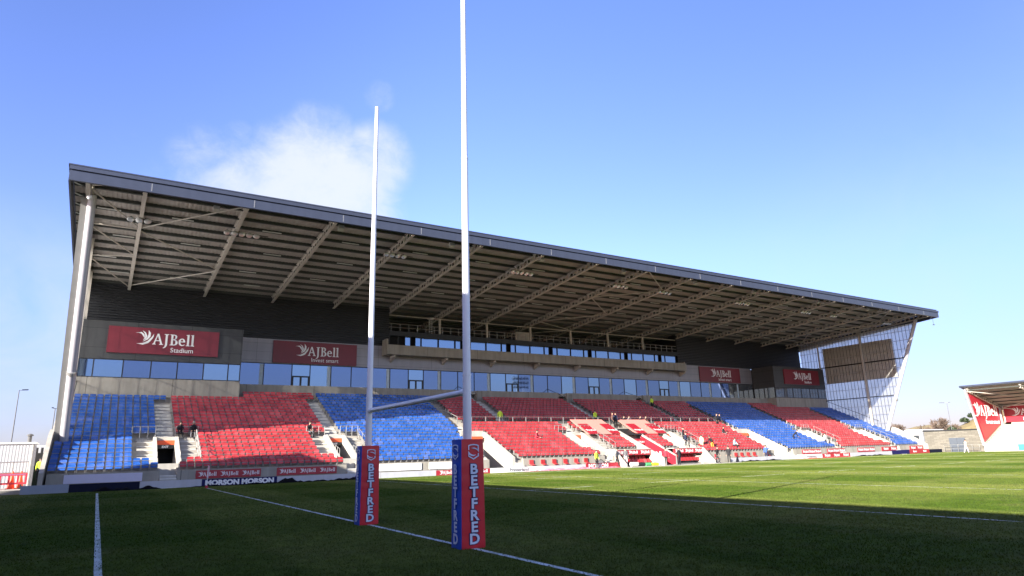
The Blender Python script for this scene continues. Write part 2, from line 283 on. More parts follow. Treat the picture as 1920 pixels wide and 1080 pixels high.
# ------------------------------------------------------------------ mesh helpers
class MB:
    def __init__(s): s.v = []; s.f = []; s.m = []
    def add(s, vs, fs, mi=0):
        o = len(s.v); s.v += [tuple(p) for p in vs]; s.f += [tuple(i+o for i in f) for f in fs]; s.m += [mi]*len(fs); return s
    def box(s, x0, x1, y0, y1, z0, z1, mi=0):
        return s.add([(x0, y0, z0), (x1, y0, z0), (x1, y1, z0), (x0, y1, z0), (x0, y0, z1), (x1, y0, z1), (x1, y1, z1), (x0, y1, z1)],
                     [(0, 3, 2, 1), (4, 5, 6, 7), (0, 1, 5, 4), (1, 2, 6, 5), (2, 3, 7, 6), (3, 0, 4, 7)], mi)
    def prism(s, pts, lo, hi, axis='x', mi=0):
        n = len(pts)
        def P(a, b, t): return (t, a, b) if axis == 'x' else ((a, t, b) if axis == 'y' else (a, b, t))
        vs = [P(a, b, lo) for a, b in pts] + [P(a, b, hi) for a, b in pts]
        return s.add(vs, [tuple(range(n))[::-1], tuple(range(n, 2*n))] + [(i, (i+1) % n, n+(i+1) % n, n+i) for i in range(n)], mi)
    def bar(s, p0, p1, w, h, mi=0, up=(0, 0, 1)):
        p0, p1 = Vector(p0), Vector(p1); d = (p1-p0).normalized(); u = Vector(up); sd = d.cross(u)
        if sd.length < 1e-4: sd = d.cross(Vector((1, 0, 0)))
        sd.normalize(); u = sd.cross(d).normalized(); a, b = sd*w/2, u*h/2
        vs = [p0-a-b, p0+a-b, p0+a+b, p0-a+b, p1-a-b, p1+a-b, p1+a+b, p1-a+b]
        return s.add(vs, [(0, 3, 2, 1), (4, 5, 6, 7), (0, 1, 5, 4), (1, 2, 6, 5), (2, 3, 7, 6), (3, 0, 4, 7)], mi)
    def tube(s, p0, p1, r0, r1=None, n=10, mi=0, cap=True):
        r1 = r0 if r1 is None else r1; p0, p1 = Vector(p0), Vector(p1); d = (p1-p0).normalized()
        a = d.cross(Vector((0, 0, 1)) if abs(d.z) < .9 else Vector((1, 0, 0))).normalized(); b = d.cross(a)
        ring = lambda p, r: [p + a*(r*math.cos(2*math.pi*i/n)) + b*(r*math.sin(2*math.pi*i/n)) for i in range(n)]
        fs = [(i, (i+1) % n, n+(i+1) % n, n+i) for i in range(n)]
        if cap: fs += [tuple(range(n))[::-1], tuple(range(n, 2*n))]
        return s.add(ring(p0, r0)+ring(p1, r1), fs, mi)
    def lathe(s, prof, c=(0, 0, 0), n=12, mi=0):
        vs = []
        for r, z in prof: vs += [(c[0]+r*math.cos(2*math.pi*i/n), c[1]+r*math.sin(2*math.pi*i/n), c[2]+z) for i in range(n)]
        fs = []
        for k in range(len(prof)-1): fs += [(k*n+i, k*n+(i+1) % n, (k+1)*n+(i+1) % n, (k+1)*n+i) for i in range(n)]
        fs += [tuple(range(n))[::-1], tuple(range((len(prof)-1)*n, len(prof)*n))]
        return s.add(vs, fs, mi)
    def mesh(s, name, mats, smooth=False):
        me = bpy.data.meshes.new(name); me.from_pydata(s.v, [], s.f)
        for m in (mats if isinstance(mats, (list, tuple)) else [mats]): me.materials.append(m)
        if any(s.m): me.polygons.foreach_set('material_index', s.m)
        bm = bmesh.new(); bm.from_mesh(me); bmesh.ops.recalc_face_normals(bm, faces=bm.faces); bm.to_mesh(me); bm.free()
        if smooth:
            me.polygons.foreach_set('use_smooth', [True]*len(me.polygons))
            try: me.set_sharp_from_angle(angle=math.radians(40))
            except Exception: pass
        me.update(); return me
    def build(s, name, mats, parent=None, smooth=False): return link(name, s.mesh(name, mats, smooth), parent)
def link(name, me, parent=None, loc=None, rz=0.0, scale=None):
    o = bpy.data.objects.new(name, me); COL.objects.link(o)
    if parent is not None: o.parent = parent
    if loc is not None: o.location = loc
    if rz: o.rotation_euler = (0, 0, rz)
    if scale: o.scale = scale
    return o
def tag(o, label=None, cat=None, group=None, kind=None):
    if label: o['label'] = label
    if cat: o['category'] = cat
    if group: o['group'] = group
    if kind: o['kind'] = kind
    return o
def empty(name, loc=(0, 0, 0), label=None, cat=None, group=None, rz=0.0):
    o = link(name, None, None, loc, rz); o.empty_display_size = .3; return tag(o, label, cat, group)
def B(*a, mi=0): return MB().box(*a, mi=mi)
def copy_tree(o, parent=None):
    c = o.copy(); COL.objects.link(c)
    if parent is not None: c.parent = parent
    for ch in list(o.children): copy_tree(ch, c)
    return c
ORD = ['first', 'second', 'third', 'fourth', 'fifth', 'sixth', 'seventh', 'eighth', 'ninth', 'tenth', 'eleventh', 'twelfth', 'thirteenth', 'fourteenth', 'fifteenth', 'sixteenth', 'seventeenth', 'eighteenth', 'nineteenth', 'twentieth'] + ['%dth' % i if i % 10 not in (1, 2, 3) else '%d%s' % (i, {1: 'st', 2: 'nd', 3: 'rd'}[i % 10]) for i in range(21, 60)]

# ------------------------------------------------------------------ lettering
def curve_mesh(cu):
    o = bpy.data.objects.new('tmp', cu); COL.objects.link(o)
    dg = bpy.context.evaluated_depsgraph_get(); dg.update()
    me = bpy.data.meshes.new_from_object(o.evaluated_get(dg)); bpy.data.objects.remove(o); return me
_T = {}
def text_me(s, size, ext=.01, bold=0.0, align='CENTER', m=None, sx=1.0, space=1.0):
    k = (s, size, ext, bold, align, m.name, sx, space)
    if k in _T: return _T[k]
    cu = bpy.data.curves.new('t', 'FONT'); cu.body = s; cu.size = size; cu.extrude = ext; cu.offset = bold; cu.align_x = align; cu.resolution_u = 3; cu.space_character = space
    me = curve_mesh(cu); me.transform(Matrix.Diagonal((sx, 1, 1, 1))); me.transform(Matrix.Rotation(math.pi/2, 4, 'X')); me.materials.clear(); me.materials.append(m); me.name = 'lettering'; _T[k] = me; return me
def poly_me(polys, ext, m):
    cu = bpy.data.curves.new('p', 'CURVE'); cu.dimensions = '2D'; cu.fill_mode = 'BOTH'; cu.extrude = ext
    for pl in polys:
        sp = cu.splines.new('POLY'); sp.points.add(len(pl)-1); sp.use_cyclic_u = True
        for p, q in zip(sp.points, pl): p.co = (q[0], q[1], 0, 1)
    me = curve_mesh(cu); me.transform(Matrix.Rotation(math.pi/2, 4, 'X')); me.materials.clear(); me.materials.append(m); return me
def off(pl, dx, s=1.0): return [(x*s+dx, y*s) for x, y in pl]
gA = [[(0, 0), (0, .05), (.08, .08), (.36, 1), (.49, 1), (.80, .08), (.88, .05), (.88, 0), (.55, 0), (.55, .05), (.64, .08), (.56, .32), (.27, .32), (.20, .08), (.29, .05), (.29, 0)], [(.29, .40), (.53, .40), (.41, .80)]]
gJ = [[(0, 1), (0, .95), (.10, .92), (.10, .02), (.06, -.16), (-.06, -.26), (-.03, -.31), (.14, -.24), (.25, -.08), (.27, .06), (.27, .92), (.37, .95), (.37, 1)]]
gB = [[(0, 0), (0, .05), (.09, .08), (.09, .92), (0, .95), (0, 1), (.36, 1), (.5, .95), (.57, .85), (.56, .68), (.48, .58), (.40, .54), (.55, .47), (.64, .36), (.64, .18), (.55, .05), (.38, 0)], [(.26, .92), (.34, .92), (.41, .86), (.41, .65), (.35, .58), (.26, .57)], [(.26, .49), (.34, .48), (.45, .40), (.45, .17), (.37, .08), (.26, .08)]]
ge = [[(.54, .33), (.54, .45), (.48, .58), (.38, .66), (.27, .68), (.12, .63), (.02, .5), (0, .33), (.03, .15), (.13, .03), (.28, -.02), (.43, .02), (.53, .10), (.50, .15), (.40, .09), (.3, .08), (.21, .13), (.17, .22), (.16, .33)], [(.17, .41), (.37, .41), (.36, .52), (.31, .59), (.25, .59), (.19, .53)]]
gl = [[(0, 0), (0, .05), (.08, .08), (.08, .97), (0, .99), (0, 1.03), (.25, 1.07), (.25, .08), (.33, .05), (.33, 0)]]
gS = [[(-1.38, .98), (-.91, 1.06), (-.68, .87), (-.62, .5), (-.735, .66), (-.91, .91), (-1.15, .985)],
      [(-.85, 1.21), (-.59, 1.05), (-.45, .75), (-.50, .52), (-.76, .335), (-.61, .60), (-.65, .94)],
      [(-.38, 1.29), (-.18, 1.01), (-.19, .69), (-.38, .42), (-.79, .185), (-.46, .55), (-.36, .91)],
      [(.08, .98), (.06, .70), (-.03, .48), (-.30, .11), (-.74, -.08), (-1.24, .02), (-.79, .07), (-.38, .29), (-.06, .72)]]
LOGO = []
for g, dx in ((gA, 0), (gJ, .93), (gB, 1.40), (ge, 2.12), (gl, 2.74), (gl, 3.11)):
    LOGO += [off(p, dx) for p in g]
_L = {}
def logo_me(h, ext=.01):
    k = (round(h, 3), ext)
    if k not in _L: _L[k] = poly_me([[(x*h, y*h) for x, y in p] for p in LOGO+gS], ext, LETT); _L[k].name = 'lettering'
    return _L[k]     # spans x -1.38h .. 3.44h

def sign(name, x0, x1, z0, z1, y, label, cat, panel, logo_h=None, logo_x=None, logo_z=None, sub=None, group=None, depth=.14, sub_h=.60):
    o = empty(name, ((x0+x1)/2, y, z0), label, cat, group)
    w = x1-x0; h = z1-z0
    link('panel', B(-w/2, w/2, 0, depth, 0, h).mesh('panel', panel), o)
    if depth > .1: link('frame', (MB().box(-w/2-.04, -w/2, -.012, depth, -.04, h+.04).box(w/2, w/2+.04, -.012, depth, -.04, h+.04).box(-w/2, w/2, -.012, depth, h, h+.04).box(-w/2, w/2, -.012, depth, -.04, 0)).mesh('frame', SIGNR), o)
    if logo_h:
        for lx in (logo_x if isinstance(logo_x, (list, tuple)) else [logo_x]):
            link('lettering', logo_me(logo_h), o, (lx, -.015, logo_z))
        if sub: link('lettering', text_me(sub, sub_h, .01, .004, 'RIGHT', LETT), o, ((logo_x if not isinstance(logo_x, (list, tuple)) else logo_x[0])+3.42*logo_h, -.015, logo_z-.33*logo_h-sub_h*.52))
    return o

# ------------------------------------------------------------------ ground
tag(B(-400, 600, -300, 700, -.6, -.012).build('ground', TARMAC), kind='structure')
tag(MB().add([(-11.5, -50, 0), (102.6, -50, 0), (102.6, 40.9, 0), (-11.5, 40.9, 0)], [(0, 1, 2, 3)]).build('pitch', GRASS), kind='structure')
def strip(pts_a, pts_b):
    n = len(pts_a); mb = MB(); mb.add(pts_a+pts_b, [(i, i+1, n+i+1, n+i) for i in range(n-1)]); return mb
def yline(x, y0, y1, w, name='pitch_line'):
    n = max(2, int((y1-y0)/.35)); A = []; Bp = []
    for i in range(n+1):
        y = y0+(y1-y0)*i/n; A.append((x-w/2+random.uniform(-.004, .004), y, .005)); Bp.append((x+w/2+random.uniform(-.004, .004), y, .005))
    return tag(strip(A, Bp).build(name, LINE), kind='structure')
yline(0, -34, 36.9, .12); yline(-6.12, -34, 36.6, .12)
for x in (11.0, 21.6, 32.4, 43.2, 54, 64.8, 75.6, 86.4): yline(x, -34, 36.9, .11)
def dash(y, x0, x1, w=.07):
    mb = MB(); x = x0
    while x < x1: mb.box(x, min(x+4, x1), y-w/2, y+w/2, .0, .0055); x += 7.5
    tag(mb.build('pitch_line', LINE), kind='structure')
dash(25.5, 11, 97); dash(15, 11, 97)
tag(B(24, 97, 36.84, 36.96, 0, .006).build('pitch_line', LINE), kind='structure')
tag(B(37.8, 53.6, 37.75, 41, 0, .02).build('touchline_apron', CONCW), kind='structure')

def grass_blades():
    import numpy as np
    rng = np.random.default_rng(5); n = 340000
    r = 4.5+52*rng.random(n)**2.3; a = YAW+np.radians(rng.uniform(-46, 46, n))
    x = CC.x+r*np.sin(a); y = CC.y+r*np.cos(a)
    keep = (rng.random(n) < .25) | ((np.abs(x) > .07) & (np.abs(x+6.12) > .07)); keep &= (y < 39.5) & (x > -11); x, y, r = x[keep], y[keep], r[keep]; n = len(x)
    tuft = .5+.5*np.sin(x*7.1+np.sin(y*3.3)*2)*np.sin(y*6.3+np.sin(x*2.1)*2)
    h = (.012+.022*rng.random(n)**1.5+.010*tuft); w = .0035+.0035*rng.random(n)+.0004*r
    t = rng.uniform(0, 2*np.pi, n); lx, ly = rng.normal(0, .35, n)*h, rng.normal(0, .35, n)*h
    v = np.empty((n, 3, 3), np.float32)
    v[:, 0] = np.stack([x-np.cos(t)*w, y-np.sin(t)*w, 0*x], 1); v[:, 1] = np.stack([x+np.cos(t)*w, y+np.sin(t)*w, 0*x], 1); v[:, 2] = np.stack([x+lx, y+ly, h], 1)
    me = bpy.data.meshes.new('grass_blades'); me.vertices.add(3*n); me.vertices.foreach_set('co', v.ravel())
    me.loops.add(3*n); me.loops.foreach_set('vertex_index', np.arange(3*n, dtype=np.int32)); me.polygons.add(n)
    me.polygons.foreach_set('loop_start', np.arange(0, 3*n, 3, dtype=np.int32)); me.polygons.foreach_set('loop_total', np.full(n, 3, np.int32)); me.update()
    me.materials.append(GRASS); return me
tag(link('grass_blades', grass_blades()), 'short dark green turf blades in the shaded foreground of the pitch', 'grass', kind='stuff')

# ------------------------------------------------------------------ goal posts and pads
gp = empty('rugby_goal_posts', (0, 0, 0), 'tall white rugby goal posts with sloping crossbar standing on the goal line', 'goal posts')
def upright(x, y, lean):
    mb = MB(); mb.tube((x, y, 0), (x, y, 3.35), .092, .086, 20).tube((x, y, 3.35), (x, y, 8.2), .082, .072, 20).tube((x, y, 8.2), (x, y, 12.4), .067, .056, 20)
    mb.tube((x, y, 3.33), (x, y, 3.37), .093, .093, 20).tube((x, y, 8.18), (x, y, 8.23), .077, .077, 20)
    return mb.build('upright', POSTW, gp, True)
upright(0, 0, 0); upright(.006, 5.874, 0)
MB().tube((0, .09, 3.0), (.006, 5.79, 3.0), .062, .062, 18).tube((0, .05, 3.0), (0, .2, 3.0), .075, .075, 18).tube((.006, 5.68, 3.0), (.006, 5.82, 3.0), .075, .075, 18).build('crossbar', POSTW, gp, True)
SHU = [(252, 482), (252, 408), (290, 395), (345, 390), (400, 395), (442, 408), (442, 517), (415, 485), (370, 465), (300, 452), (360, 447), (405, 462), (424, 480), (424, 422), (390, 411), (345, 407), (300, 411), (268, 422), (268, 480)]
SHL = [(252, 495), (290, 540), (340, 560), (398, 555), (350, 580), (300, 575), (268, 550), (268, 572), (345, 612), (424, 570), (424, 538), (442, 530), (442, 580), (345, 633), (252, 583)]
def shield(h):
    s = h/243; return poly_me([[((x-347)*s, (633-y)*s) for x, y in p] for p in (SHU, SHL)], .004, LETB)
SHM = shield(.30); SHM2 = shield(.30); SHM2.transform(Matrix.Diagonal((.72, 1, 1, 1)))
def pad(x, y, label):
    o = empty('post_pad', (x, y, 0), label, 'post pad', 'padded covers round the goal posts')
    ax, ay, h = .262, .224, 2.046; tp = .93
    nz = 26
    def ringpts(z, k):
        r = .035; out = []
        for (sx, sy, a0) in ((-1, -1, 180), (1, -1, 270), (1, 1, 0), (-1, 1, 90)):
            for t in (0, 45, 90):
                a = math.radians(a0+t); out.append((sx*(ax*k-r)+r*math.cos(a)*1, sy*(ay*k-r)+r*math.sin(a), z))
        return out
    mbs = {0: MB(), 1: MB()}; rings = []
    for i in range(nz+1):
        z = h*i/nz; k = 1.02-.05*(z/h)+.006*math.sin(i*1.7+x*3+y); rings.append(ringpts(z, k))
    vs = [p for r in rings for p in r]; n = 12
    fr, fb = [], []
    for i in range(nz):
        for j in range(n):
            f = (i*n+j, i*n+(j+1) % n, (i+1)*n+(j+1) % n, (i+1)*n+j)
            (fb if j in (11, 0, 5, 6) else fr).append(f)
    top = tuple(range(nz*n, nz*n+n))
    MB().add(vs, fr+[top]).build('red_cover', PADR, o, True)
    MB().add(vs, fb).build('blue_cover', PADB, o, True)
    word = 'BETFRED'
    def letters(px, py, rz, sx, mats):
        g = MB()
        for i, ch in enumerate(word):
            z = 1.385-.216*i
            for m_, dy, bd in ((mats[0], 0, .021), (mats[1], -.004, .008)):
                me = text_me(ch, .262, .004, bd, 'CENTER', m_, sx)
                q = link('lettering', me, o, (px, py, z), rz)
                if m_ is mats[1]: q.location = Vector((px, py, z)) + Matrix.Rotation(rz, 3, 'Z') @ Vector((0, dy, 0))
        q = link('shield_emblem', SHM if sx > .8 else SHM2, o, (px, py, 1.65), rz)
    letters(0.01, -ay-.012, 0, 1.16, (NAVY, LETB))
    letters(-ax-.014, .0, -math.pi/2, .98, (PADB, LETB))
    letters(0, ay+.012, math.pi, 1.16, (NAVY, LETB))
    return o
pad(0, 0, 'red and blue padded cover round the nearer upright, lettered BETFRED')
pad(.006, 5.874, 'red and blue padded cover round the farther upright, lettered BETFRED')
cf = empty('corner_flag', (.02, 36.95, 0), 'thin white corner flag pole with a rolled flag where goal line ends', 'corner flag')
MB().tube((0, 0, 0), (0, 0, 1.45), .025, .02, 8).build('pole', WHITE, cf)
MB().tube((.04, 0, .62), (.05, 0, 1.42), .03, .07, 8).build('flag', mat('flag_cloth', (.65, .35, .38), .8), cf)
MB().lathe([(.10, 0), (.09, .12), (.04, .16)], n=10).build('foot', C_RED, cf)

# ------------------------------------------------------------------ main stand
XL, XR = -8.85, 97.25
stand = empty('main_stand', (0, 41, 0), 'long grandstand of red and blue seats under a cantilever roof', 'grandstand')
def part(mb, name, m, parent=None, smooth=False):
    me = mb.mesh(name, m, smooth)
    if parent is None:
        me.transform(Matrix.Translation((0, -41, 0))); return link(name, me, stand)
    me.transform(Matrix.Translation((0, -41, 0))); return link(name, me, parent)   # parents sit at the stand's origin
def RZ(y): return .455*y-17.72
NR = 21
YI = [41.15+.7*i for i in range(NR)]; ZI = [RZ(y) for y in YI]
VC = [-1.97+13.2*j for j in range(8)]        # stairway / exit centres
RAMP = (2, 5)
# cut-outs in the terrace
cuts = []
for j, c in enumerate(VC):
    if j in RAMP: cuts.append((c-.7, c+1.9, 41, 46.7))
    else: cuts.append((c-.68, c+.68, 42.3, 46.7)); cuts.append((c-.58, c+.52, 41, 42.3))
cuts.append((43.6, 46.3, 41, 46.0)); cuts.append((38.3, 43.3, 41, 42.45)); cuts.append((46.6, 51.2-1.0, 41, 42.45))
xs = sorted({XL-.15, XR+.1, *[c for q in cuts for c in q[:2]]})
ter = MB()
for a, b in zip(xs[:-1], xs[1:]):
    for i in range(NR):
        y0, y1 = YI[i], YI[i]+.7
        if i == NR-1: y1 = 56.6
        ym, xm = (y0+y1)/2, (a+b)/2
        if any(c[0] < xm < c[1] and c[2] < ym < c[3] for c in cuts): continue
        ter.box(a, b, y0, y1, ZI[i]-.55, ZI[i])
part(ter, 'terrace', CONC)
# walls around the field
fw_ = MB(); x = XL-.15
gaps = []
for j, c in enumerate(VC): gaps.append((c-.58, c+.52) if j not in RAMP else (c-.7, c+2.9))
gaps.append((38.2, 51.3)); gaps = [g for g in gaps if not (38 < g[0] < 51.3 and g[1] < 51.3 and g != (38.2, 51.3))]
gaps.sort()
for g in gaps + [(XR+.4, XR+.4)]:
    if g[0] > x: part(B(x, g[0], 40.86, 41.13, -.05, 1.16), 'front_wall', CONCP)
    x = max(x, g[1])
for s, xx in ((-1, XL-.42), (1, XR+.45)):
    part(MB().prism([(40.3, -.05), (40.3, 1.25), (44.4, 3.75), (45.9, 4.2), (46.0, -.05)], xx-.13, xx+.13), 'side_wall', CONCW if s > 0 else CONC)
    part(MB().prism([(46.0, -.05), (46.0, 3.2), (56.6, 8.0), (60, 8), (60, -.05)], xx-.13, xx+.13), 'side_wall', CONC)
# concrete back wall, with slots at the heads of three stairways
UA = [30.5, 43.65, 56.75]
bx = [4.6] + [q for u in UA for q in (u-.65, u+.65)] + [84.0]
bw = MB()
for k in range(0, len(bx), 2): bw.box(bx[k], bx[k+1], 56.6, 56.85, 6.9, 8.92)
for u in UA:
    bw.box(u-.8, u-.65, 56.85, 59.1, 7, 8.915); bw.box(u+.65, u+.8, 56.85, 59.1, 7, 8.915)
part(bw, 'back_wall', CONCP)
part(B(4.6, 84.0, 56.85, 59.08, 8.5, 8.86), 'gallery_floor', CONC)
for u in UA:
    mb = MB(); rl = MB()
    for k in range(7): mb.box(u-.65, u+.65, 56.6+.3*k, 59.0, 7.4+.18*k, 7.58+.18*k)
    part(mb, 'stair', CONCS)
    rl.tube((u-.62, 56.4, 8.7), (u-.62, 59, 9.6), .03).tube((u-.62, 56.4, 8.7), (u-.62, 54.8, 7.9), .03); part(rl, 'handrail', DKST)
# stairways
ALL_A = [(c-.65, c+.65) for c in VC]
def stair(x0, x1, i0, i1):
    mb = MB()
    for i in range(i0, i1):
        mb.box(x0, x1, YI[i]+.35, YI[i]+.7, ZI[i], ZI[i]+.16, 0)
        mb.box(x0+.03, x1-.03, YI[i]-.004, YI[i]+.05, ZI[i]-.03, ZI[i]+.004, 1)
        mb.box(x0+.03, x1-.03, YI[i]+.346, YI[i]+.39, ZI[i]+.13, ZI[i]+.164, 1)
    part(mb, 'stair', [CONCS, NOSE])
for j, c in enumerate(VC):
    top = 18 if (c < 4 or c > 84) else 19
    if j in (3, 4): stair(c-.6, c+.6, 8, 11)
    elif 24 < c < 60: stair(c-.6, c+.6, 8, 11)
    else: stair(c-.6, c+.6, 8, top)
for u in UA: stair(u-.6, u+.6, 12, 21)
# exits
for j, c in enumerate(VC):
    if j in RAMP:
        mb = MB()
        mb.prism([(41.0, -.05), (41.0, 1.3), (46.7, 3.85), (46.7, -.05)], c+1.86, c+2.12)
        mb.prism([(41.0, -.05), (41.0, 1.1), (46.7, 3.7), (46.7, -.05)], c-.9, c-.66)
        mb.box(c-.66, c+1.86, 46.5, 46.75, 2.7, 3.9); mb.box(c+1.5, c+1.9, 46.3, 46.5, -.05, 2.7)
        part(mb, 'access_ramp', CONCW)
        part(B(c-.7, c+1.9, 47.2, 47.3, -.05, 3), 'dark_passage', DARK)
        st = MB()
        for k in range(4): st.box(c+2.14, c+2.9, 41.15-.24*(k+1), 41.15-.24*k, -.05, .8-.2*k)
        part(st, 'stair', CONCS)
    else:
        mb = MB()
        for sx in (-1, 1):
            a = c+sx*.65; b_ = c+sx*.86
            mb.prism([(42.3, .6), (42.3, 1.78), (46.1, 3.62), (46.7, 3.62), (46.7, .6)], min(a, b_), max(a, b_))
        mb.box(c-.68, c+.68, 46.25, 46.72, 2.95, 3.62); mb.box(c-.68, c+.68, 42.15, 42.7, .5, 1.62)
        part(mb, 'exit_portal', CONCW)
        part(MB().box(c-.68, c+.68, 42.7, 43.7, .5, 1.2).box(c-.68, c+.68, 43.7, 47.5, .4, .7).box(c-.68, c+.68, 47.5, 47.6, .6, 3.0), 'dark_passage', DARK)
        st = MB()
        for k in range(5): st.box(c-.56, c+.5, 41.15-.25*(k+1), 41.15-.25*k, -.05, .82-.2*k, 0); st.box(c-.54, c+.48, 41.15-.25*(k+1)-.003, 41.15-.25*(k+1)+.04, .77-.2*k, .825-.2*k, 1)
        part(st, 'stair', [CONCW, NOSE])
        for sx in (-1, 1):
            st = MB()
            for i in range(2, 8):
                x0, x1 = (c-1.95, c-.88) if sx < 0 else (c+.88, c+2.05)
                st.box(x0, x1, YI[i]-.004, YI[i]+.05, ZI[i]-.03, ZI[i]+.004, 1)
                if i % 2: st.box(x0, x1, YI[i]+.34, YI[i]+.7, ZI[i], ZI[i]+.15, 0)
            part(st, 'stair', [CONCW, NOSE])
        def rail(x0, y0, z0, x1, y1, z1, n=3, h=.95):
            rl = MB()
            for hh in (h, h*.5): rl.tube((x0, y0, z0+hh), (x1, y1, z1+hh), .022, n=6)
            for k in range(n+1):
                t = k/n; p = (x0+(x1-x0)*t, y0+(y1-y0)*t, z0+(z1-z0)*t); rl.tube(p, (p[0], p[1], p[2]+h), .022, n=6)
            part(rl, 'handrail', STEEL)
        rail(c-2.3, 46.95, RZ(46.6), c-.7, 46.95, RZ(46.6)); rail(c+.7, 46.95, RZ(46.6), c+2.3, 46.95, RZ(46.6))
        rail(c-.75, 42.25, 1.5, c-.75, 43.4, 1.8, 2, .9); rail(c+.75, 42.25, 1.5, c+.75, 43.4, 1.8, 2, .9); rail(c+2.1, 42.3, RZ(42.3), c+2.1, 46, RZ(46), 4)
    es = part(B(c-.62 if j not in RAMP else c+.2, c+.62 if j not in RAMP else c+1.6, 46.16, 46.25 if j not in RAMP else 46.5, 3.02, 3.34), 'exit_sign', ORANGE)
    es2 = B(c-.62, c+.62, 46.14, 46.25, 2.72, 2.99)
    if j not in RAMP:
        part(es2, 'exit_sign', DKST); t = link('lettering', text_me('EXIT', .22, .004, .01, 'CENTER', LETT), stand, (c, 46.13-41, 2.79)); 
# gangway rail in front of the upper tier, middle of the stand
rl = MB()
gx0, gx1 = 24.6, 63.0; n = int((gx1-gx0)/1.65)
for hh in (1.05, .55): rl.tube((gx0, 48.9, ZI[11]+hh-.15), (gx1, 48.9, ZI[11]+hh-.15), .025, n=6)
for k in range(n+1): xx = gx0+(gx1-gx0)*k/n; rl.box(xx-.03, xx+.03, 48.87, 48.93, ZI[11]-.2, ZI[11]+.9)
rl.tube((gx0, 48.9, ZI[11]+.9), (gx0-2.3, 53.5, RZ(53.5)+1.1), .025, n=6)
part(rl, 'gangway_rail', STEEL)
part(B(gx0, gx1, 48.80, 48.85, ZI[10], ZI[11]+.12), 'gangway_kerb', CONC)
# tunnel in the middle
part(MB().prism([(38.9, -.02), (38.9, .7), (45.9, 3.75), (45.9, -.02)], 43.3, 43.58), 'tunnel_wall', CONCW)
part(MB().prism([(40.4, -.02), (40.4, 1.0), (45.9, 3.55), (45.9, -.02)], 46.3, 46.56), 'tunnel_wall', [CONCW])
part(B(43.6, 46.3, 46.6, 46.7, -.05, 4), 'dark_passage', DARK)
part(MB().box(43.6, 46.3, 44.9, 45.15, 1.95, 2.15).box(45.9, 46.3, 44.9, 46.5, -.05, 1.95), 'tunnel_frame', CONC)
part(MB().prism([(45.3, 3.25), (46.6, 3.8), (46.6, 3.92), (45.3, 3.37)], 43.62, 46.28), 'tunnel_canopy', DKST)
# left and right boxes
def end_box(x0, x1, mull, gm, side):
    part(B(x0, x1, 54.9, 59.05, 7.35, 8.98), 'box_base', CONCP)
    part(B(x0, x1, 54.9, 59.05, 10.62, 13.98), 'box_cladding', DARKP)
    part(B(x0+.3, x1-.3, 55.6, 59.0, 8.98, 10.62), 'box_room', INT)
    for a, b in zip(mull[:-1], mull[1:]):
        w = part(MB().box(a, a+.05, 54.93, 55.05, 8.985, 10.615).box(b-.05, b, 54.93, 55.05, 8.985, 10.615).box(a+.05, b-.05, 54.93, 55.05, 8.985, 9.06).box(a+.05, b-.05, 54.93, 55.05, 10.54, 10.615), 'window', DKST)
        part(B(a+.05, b-.05, 54.97, 54.99, 9.06, 10.54), 'pane', gm or (GLASS3 if (a < -5.5 or a > 1) else GLASS), w)
    xs_ = x1-.05 if side < 0 else x0+.05
    for k in range(2):
        ya, yb = 55.05+2*k, 57.0+2*k
        w = part(MB().box(xs_-.05, xs_+.05, ya, ya+.05, 8.985, 10.615).box(xs_-.05, xs_+.05, yb-.05, yb, 8.985, 10.615), 'window', DKST)
        part(B(xs_-.01, xs_+.01, ya+.05, yb-.05, 9.0, 10.6), 'pane', gm or GLASS, w)
end_box(-8.75, 4.5, [-8.6, -7.47, -5.25, -3.08, -.95, 1.24, 3.38, 4.45], None, -1)
end_box(83.95, 97.2, [84.0, 86.2, 88.4, 90.6, 92.8, 95.0, 97.15], GLASS2, 1)
# grey cladding with the long glass strip
part(B(4.52, 83.9, 59.1, 59.4, 11.36, 14.02), 'grey_cladding', GREYP)
part(B(4.52, 83.9, 59.02, 59.098, 11.36, 11.44), 'window_head', DKST)
part(B(4.7, 83.9, 59.7, 59.8, 8.87, 11.36), 'window_backing', INT)
mull = [4.9]
for k in range(6):
    d = 11.2+13.2*k
    mull += [d-.95, d+.95] + [d+.95+2.26*q for q in (1, 2, 3, 4)]
mull = sorted(set(round(q, 3) for q in mull if 4.8 < q < 83.8)); mull = mull[:1]+[7.4]+mull[1:]+[83.85]
doors = [11.2+13.2*k for k in range(5)]
for k, (a, b) in enumerate(zip(mull[:-1], mull[1:])):
    gm = GLASS2 if a > 77.5 else (GLASS3 if (k*7) % 5 == 1 else GLASS)
    w = part(MB().box(a, a+.045, 59.04, 59.2, 8.87, 11.355).box(b-.045, b, 59.04, 59.2, 8.87, 11.355).box(a+.045, b-.045, 59.04, 59.2, 8.87, 8.93), 'window', DKST)
    dd = [d for d in doors if a < d < b]
    if dd:
        part(B(a+.045, b-.045, 59.08, 59.10, 10.2, 11.355), 'pane', GLASS3, w)
        m_ = (a+b)/2
        dr = part(MB().box(a+.045, b-.045, 59.03, 59.15, 10.05, 10.2).box(a+.045, a+.2, 59.03, 59.15, 8.87, 10.05).box(b-.2, b-.045, 59.03, 59.15, 8.87, 10.05).box(m_-.1, m_+.1, 59.03, 59.15, 8.87, 10.05), 'double_door', DKST)
        part(MB().box(a+.2, m_-.1, 59.07, 59.09, 8.87, 10.05).box(m_+.1, b-.2, 59.07, 59.09, 8.87, 10.05), 'pane', GLASS3, dr)
    else:
        part(B(a+.045, b-.045, 59.08, 59.10, 8.93, 11.355), 'pane', gm, w)
        if k % 3 == 0: part(B(b-.42, b-.06, 59.062, 59.072, 8.95, 11.33), 'blind', mat('pale_blind', (.50, .60, .66), .4), w)
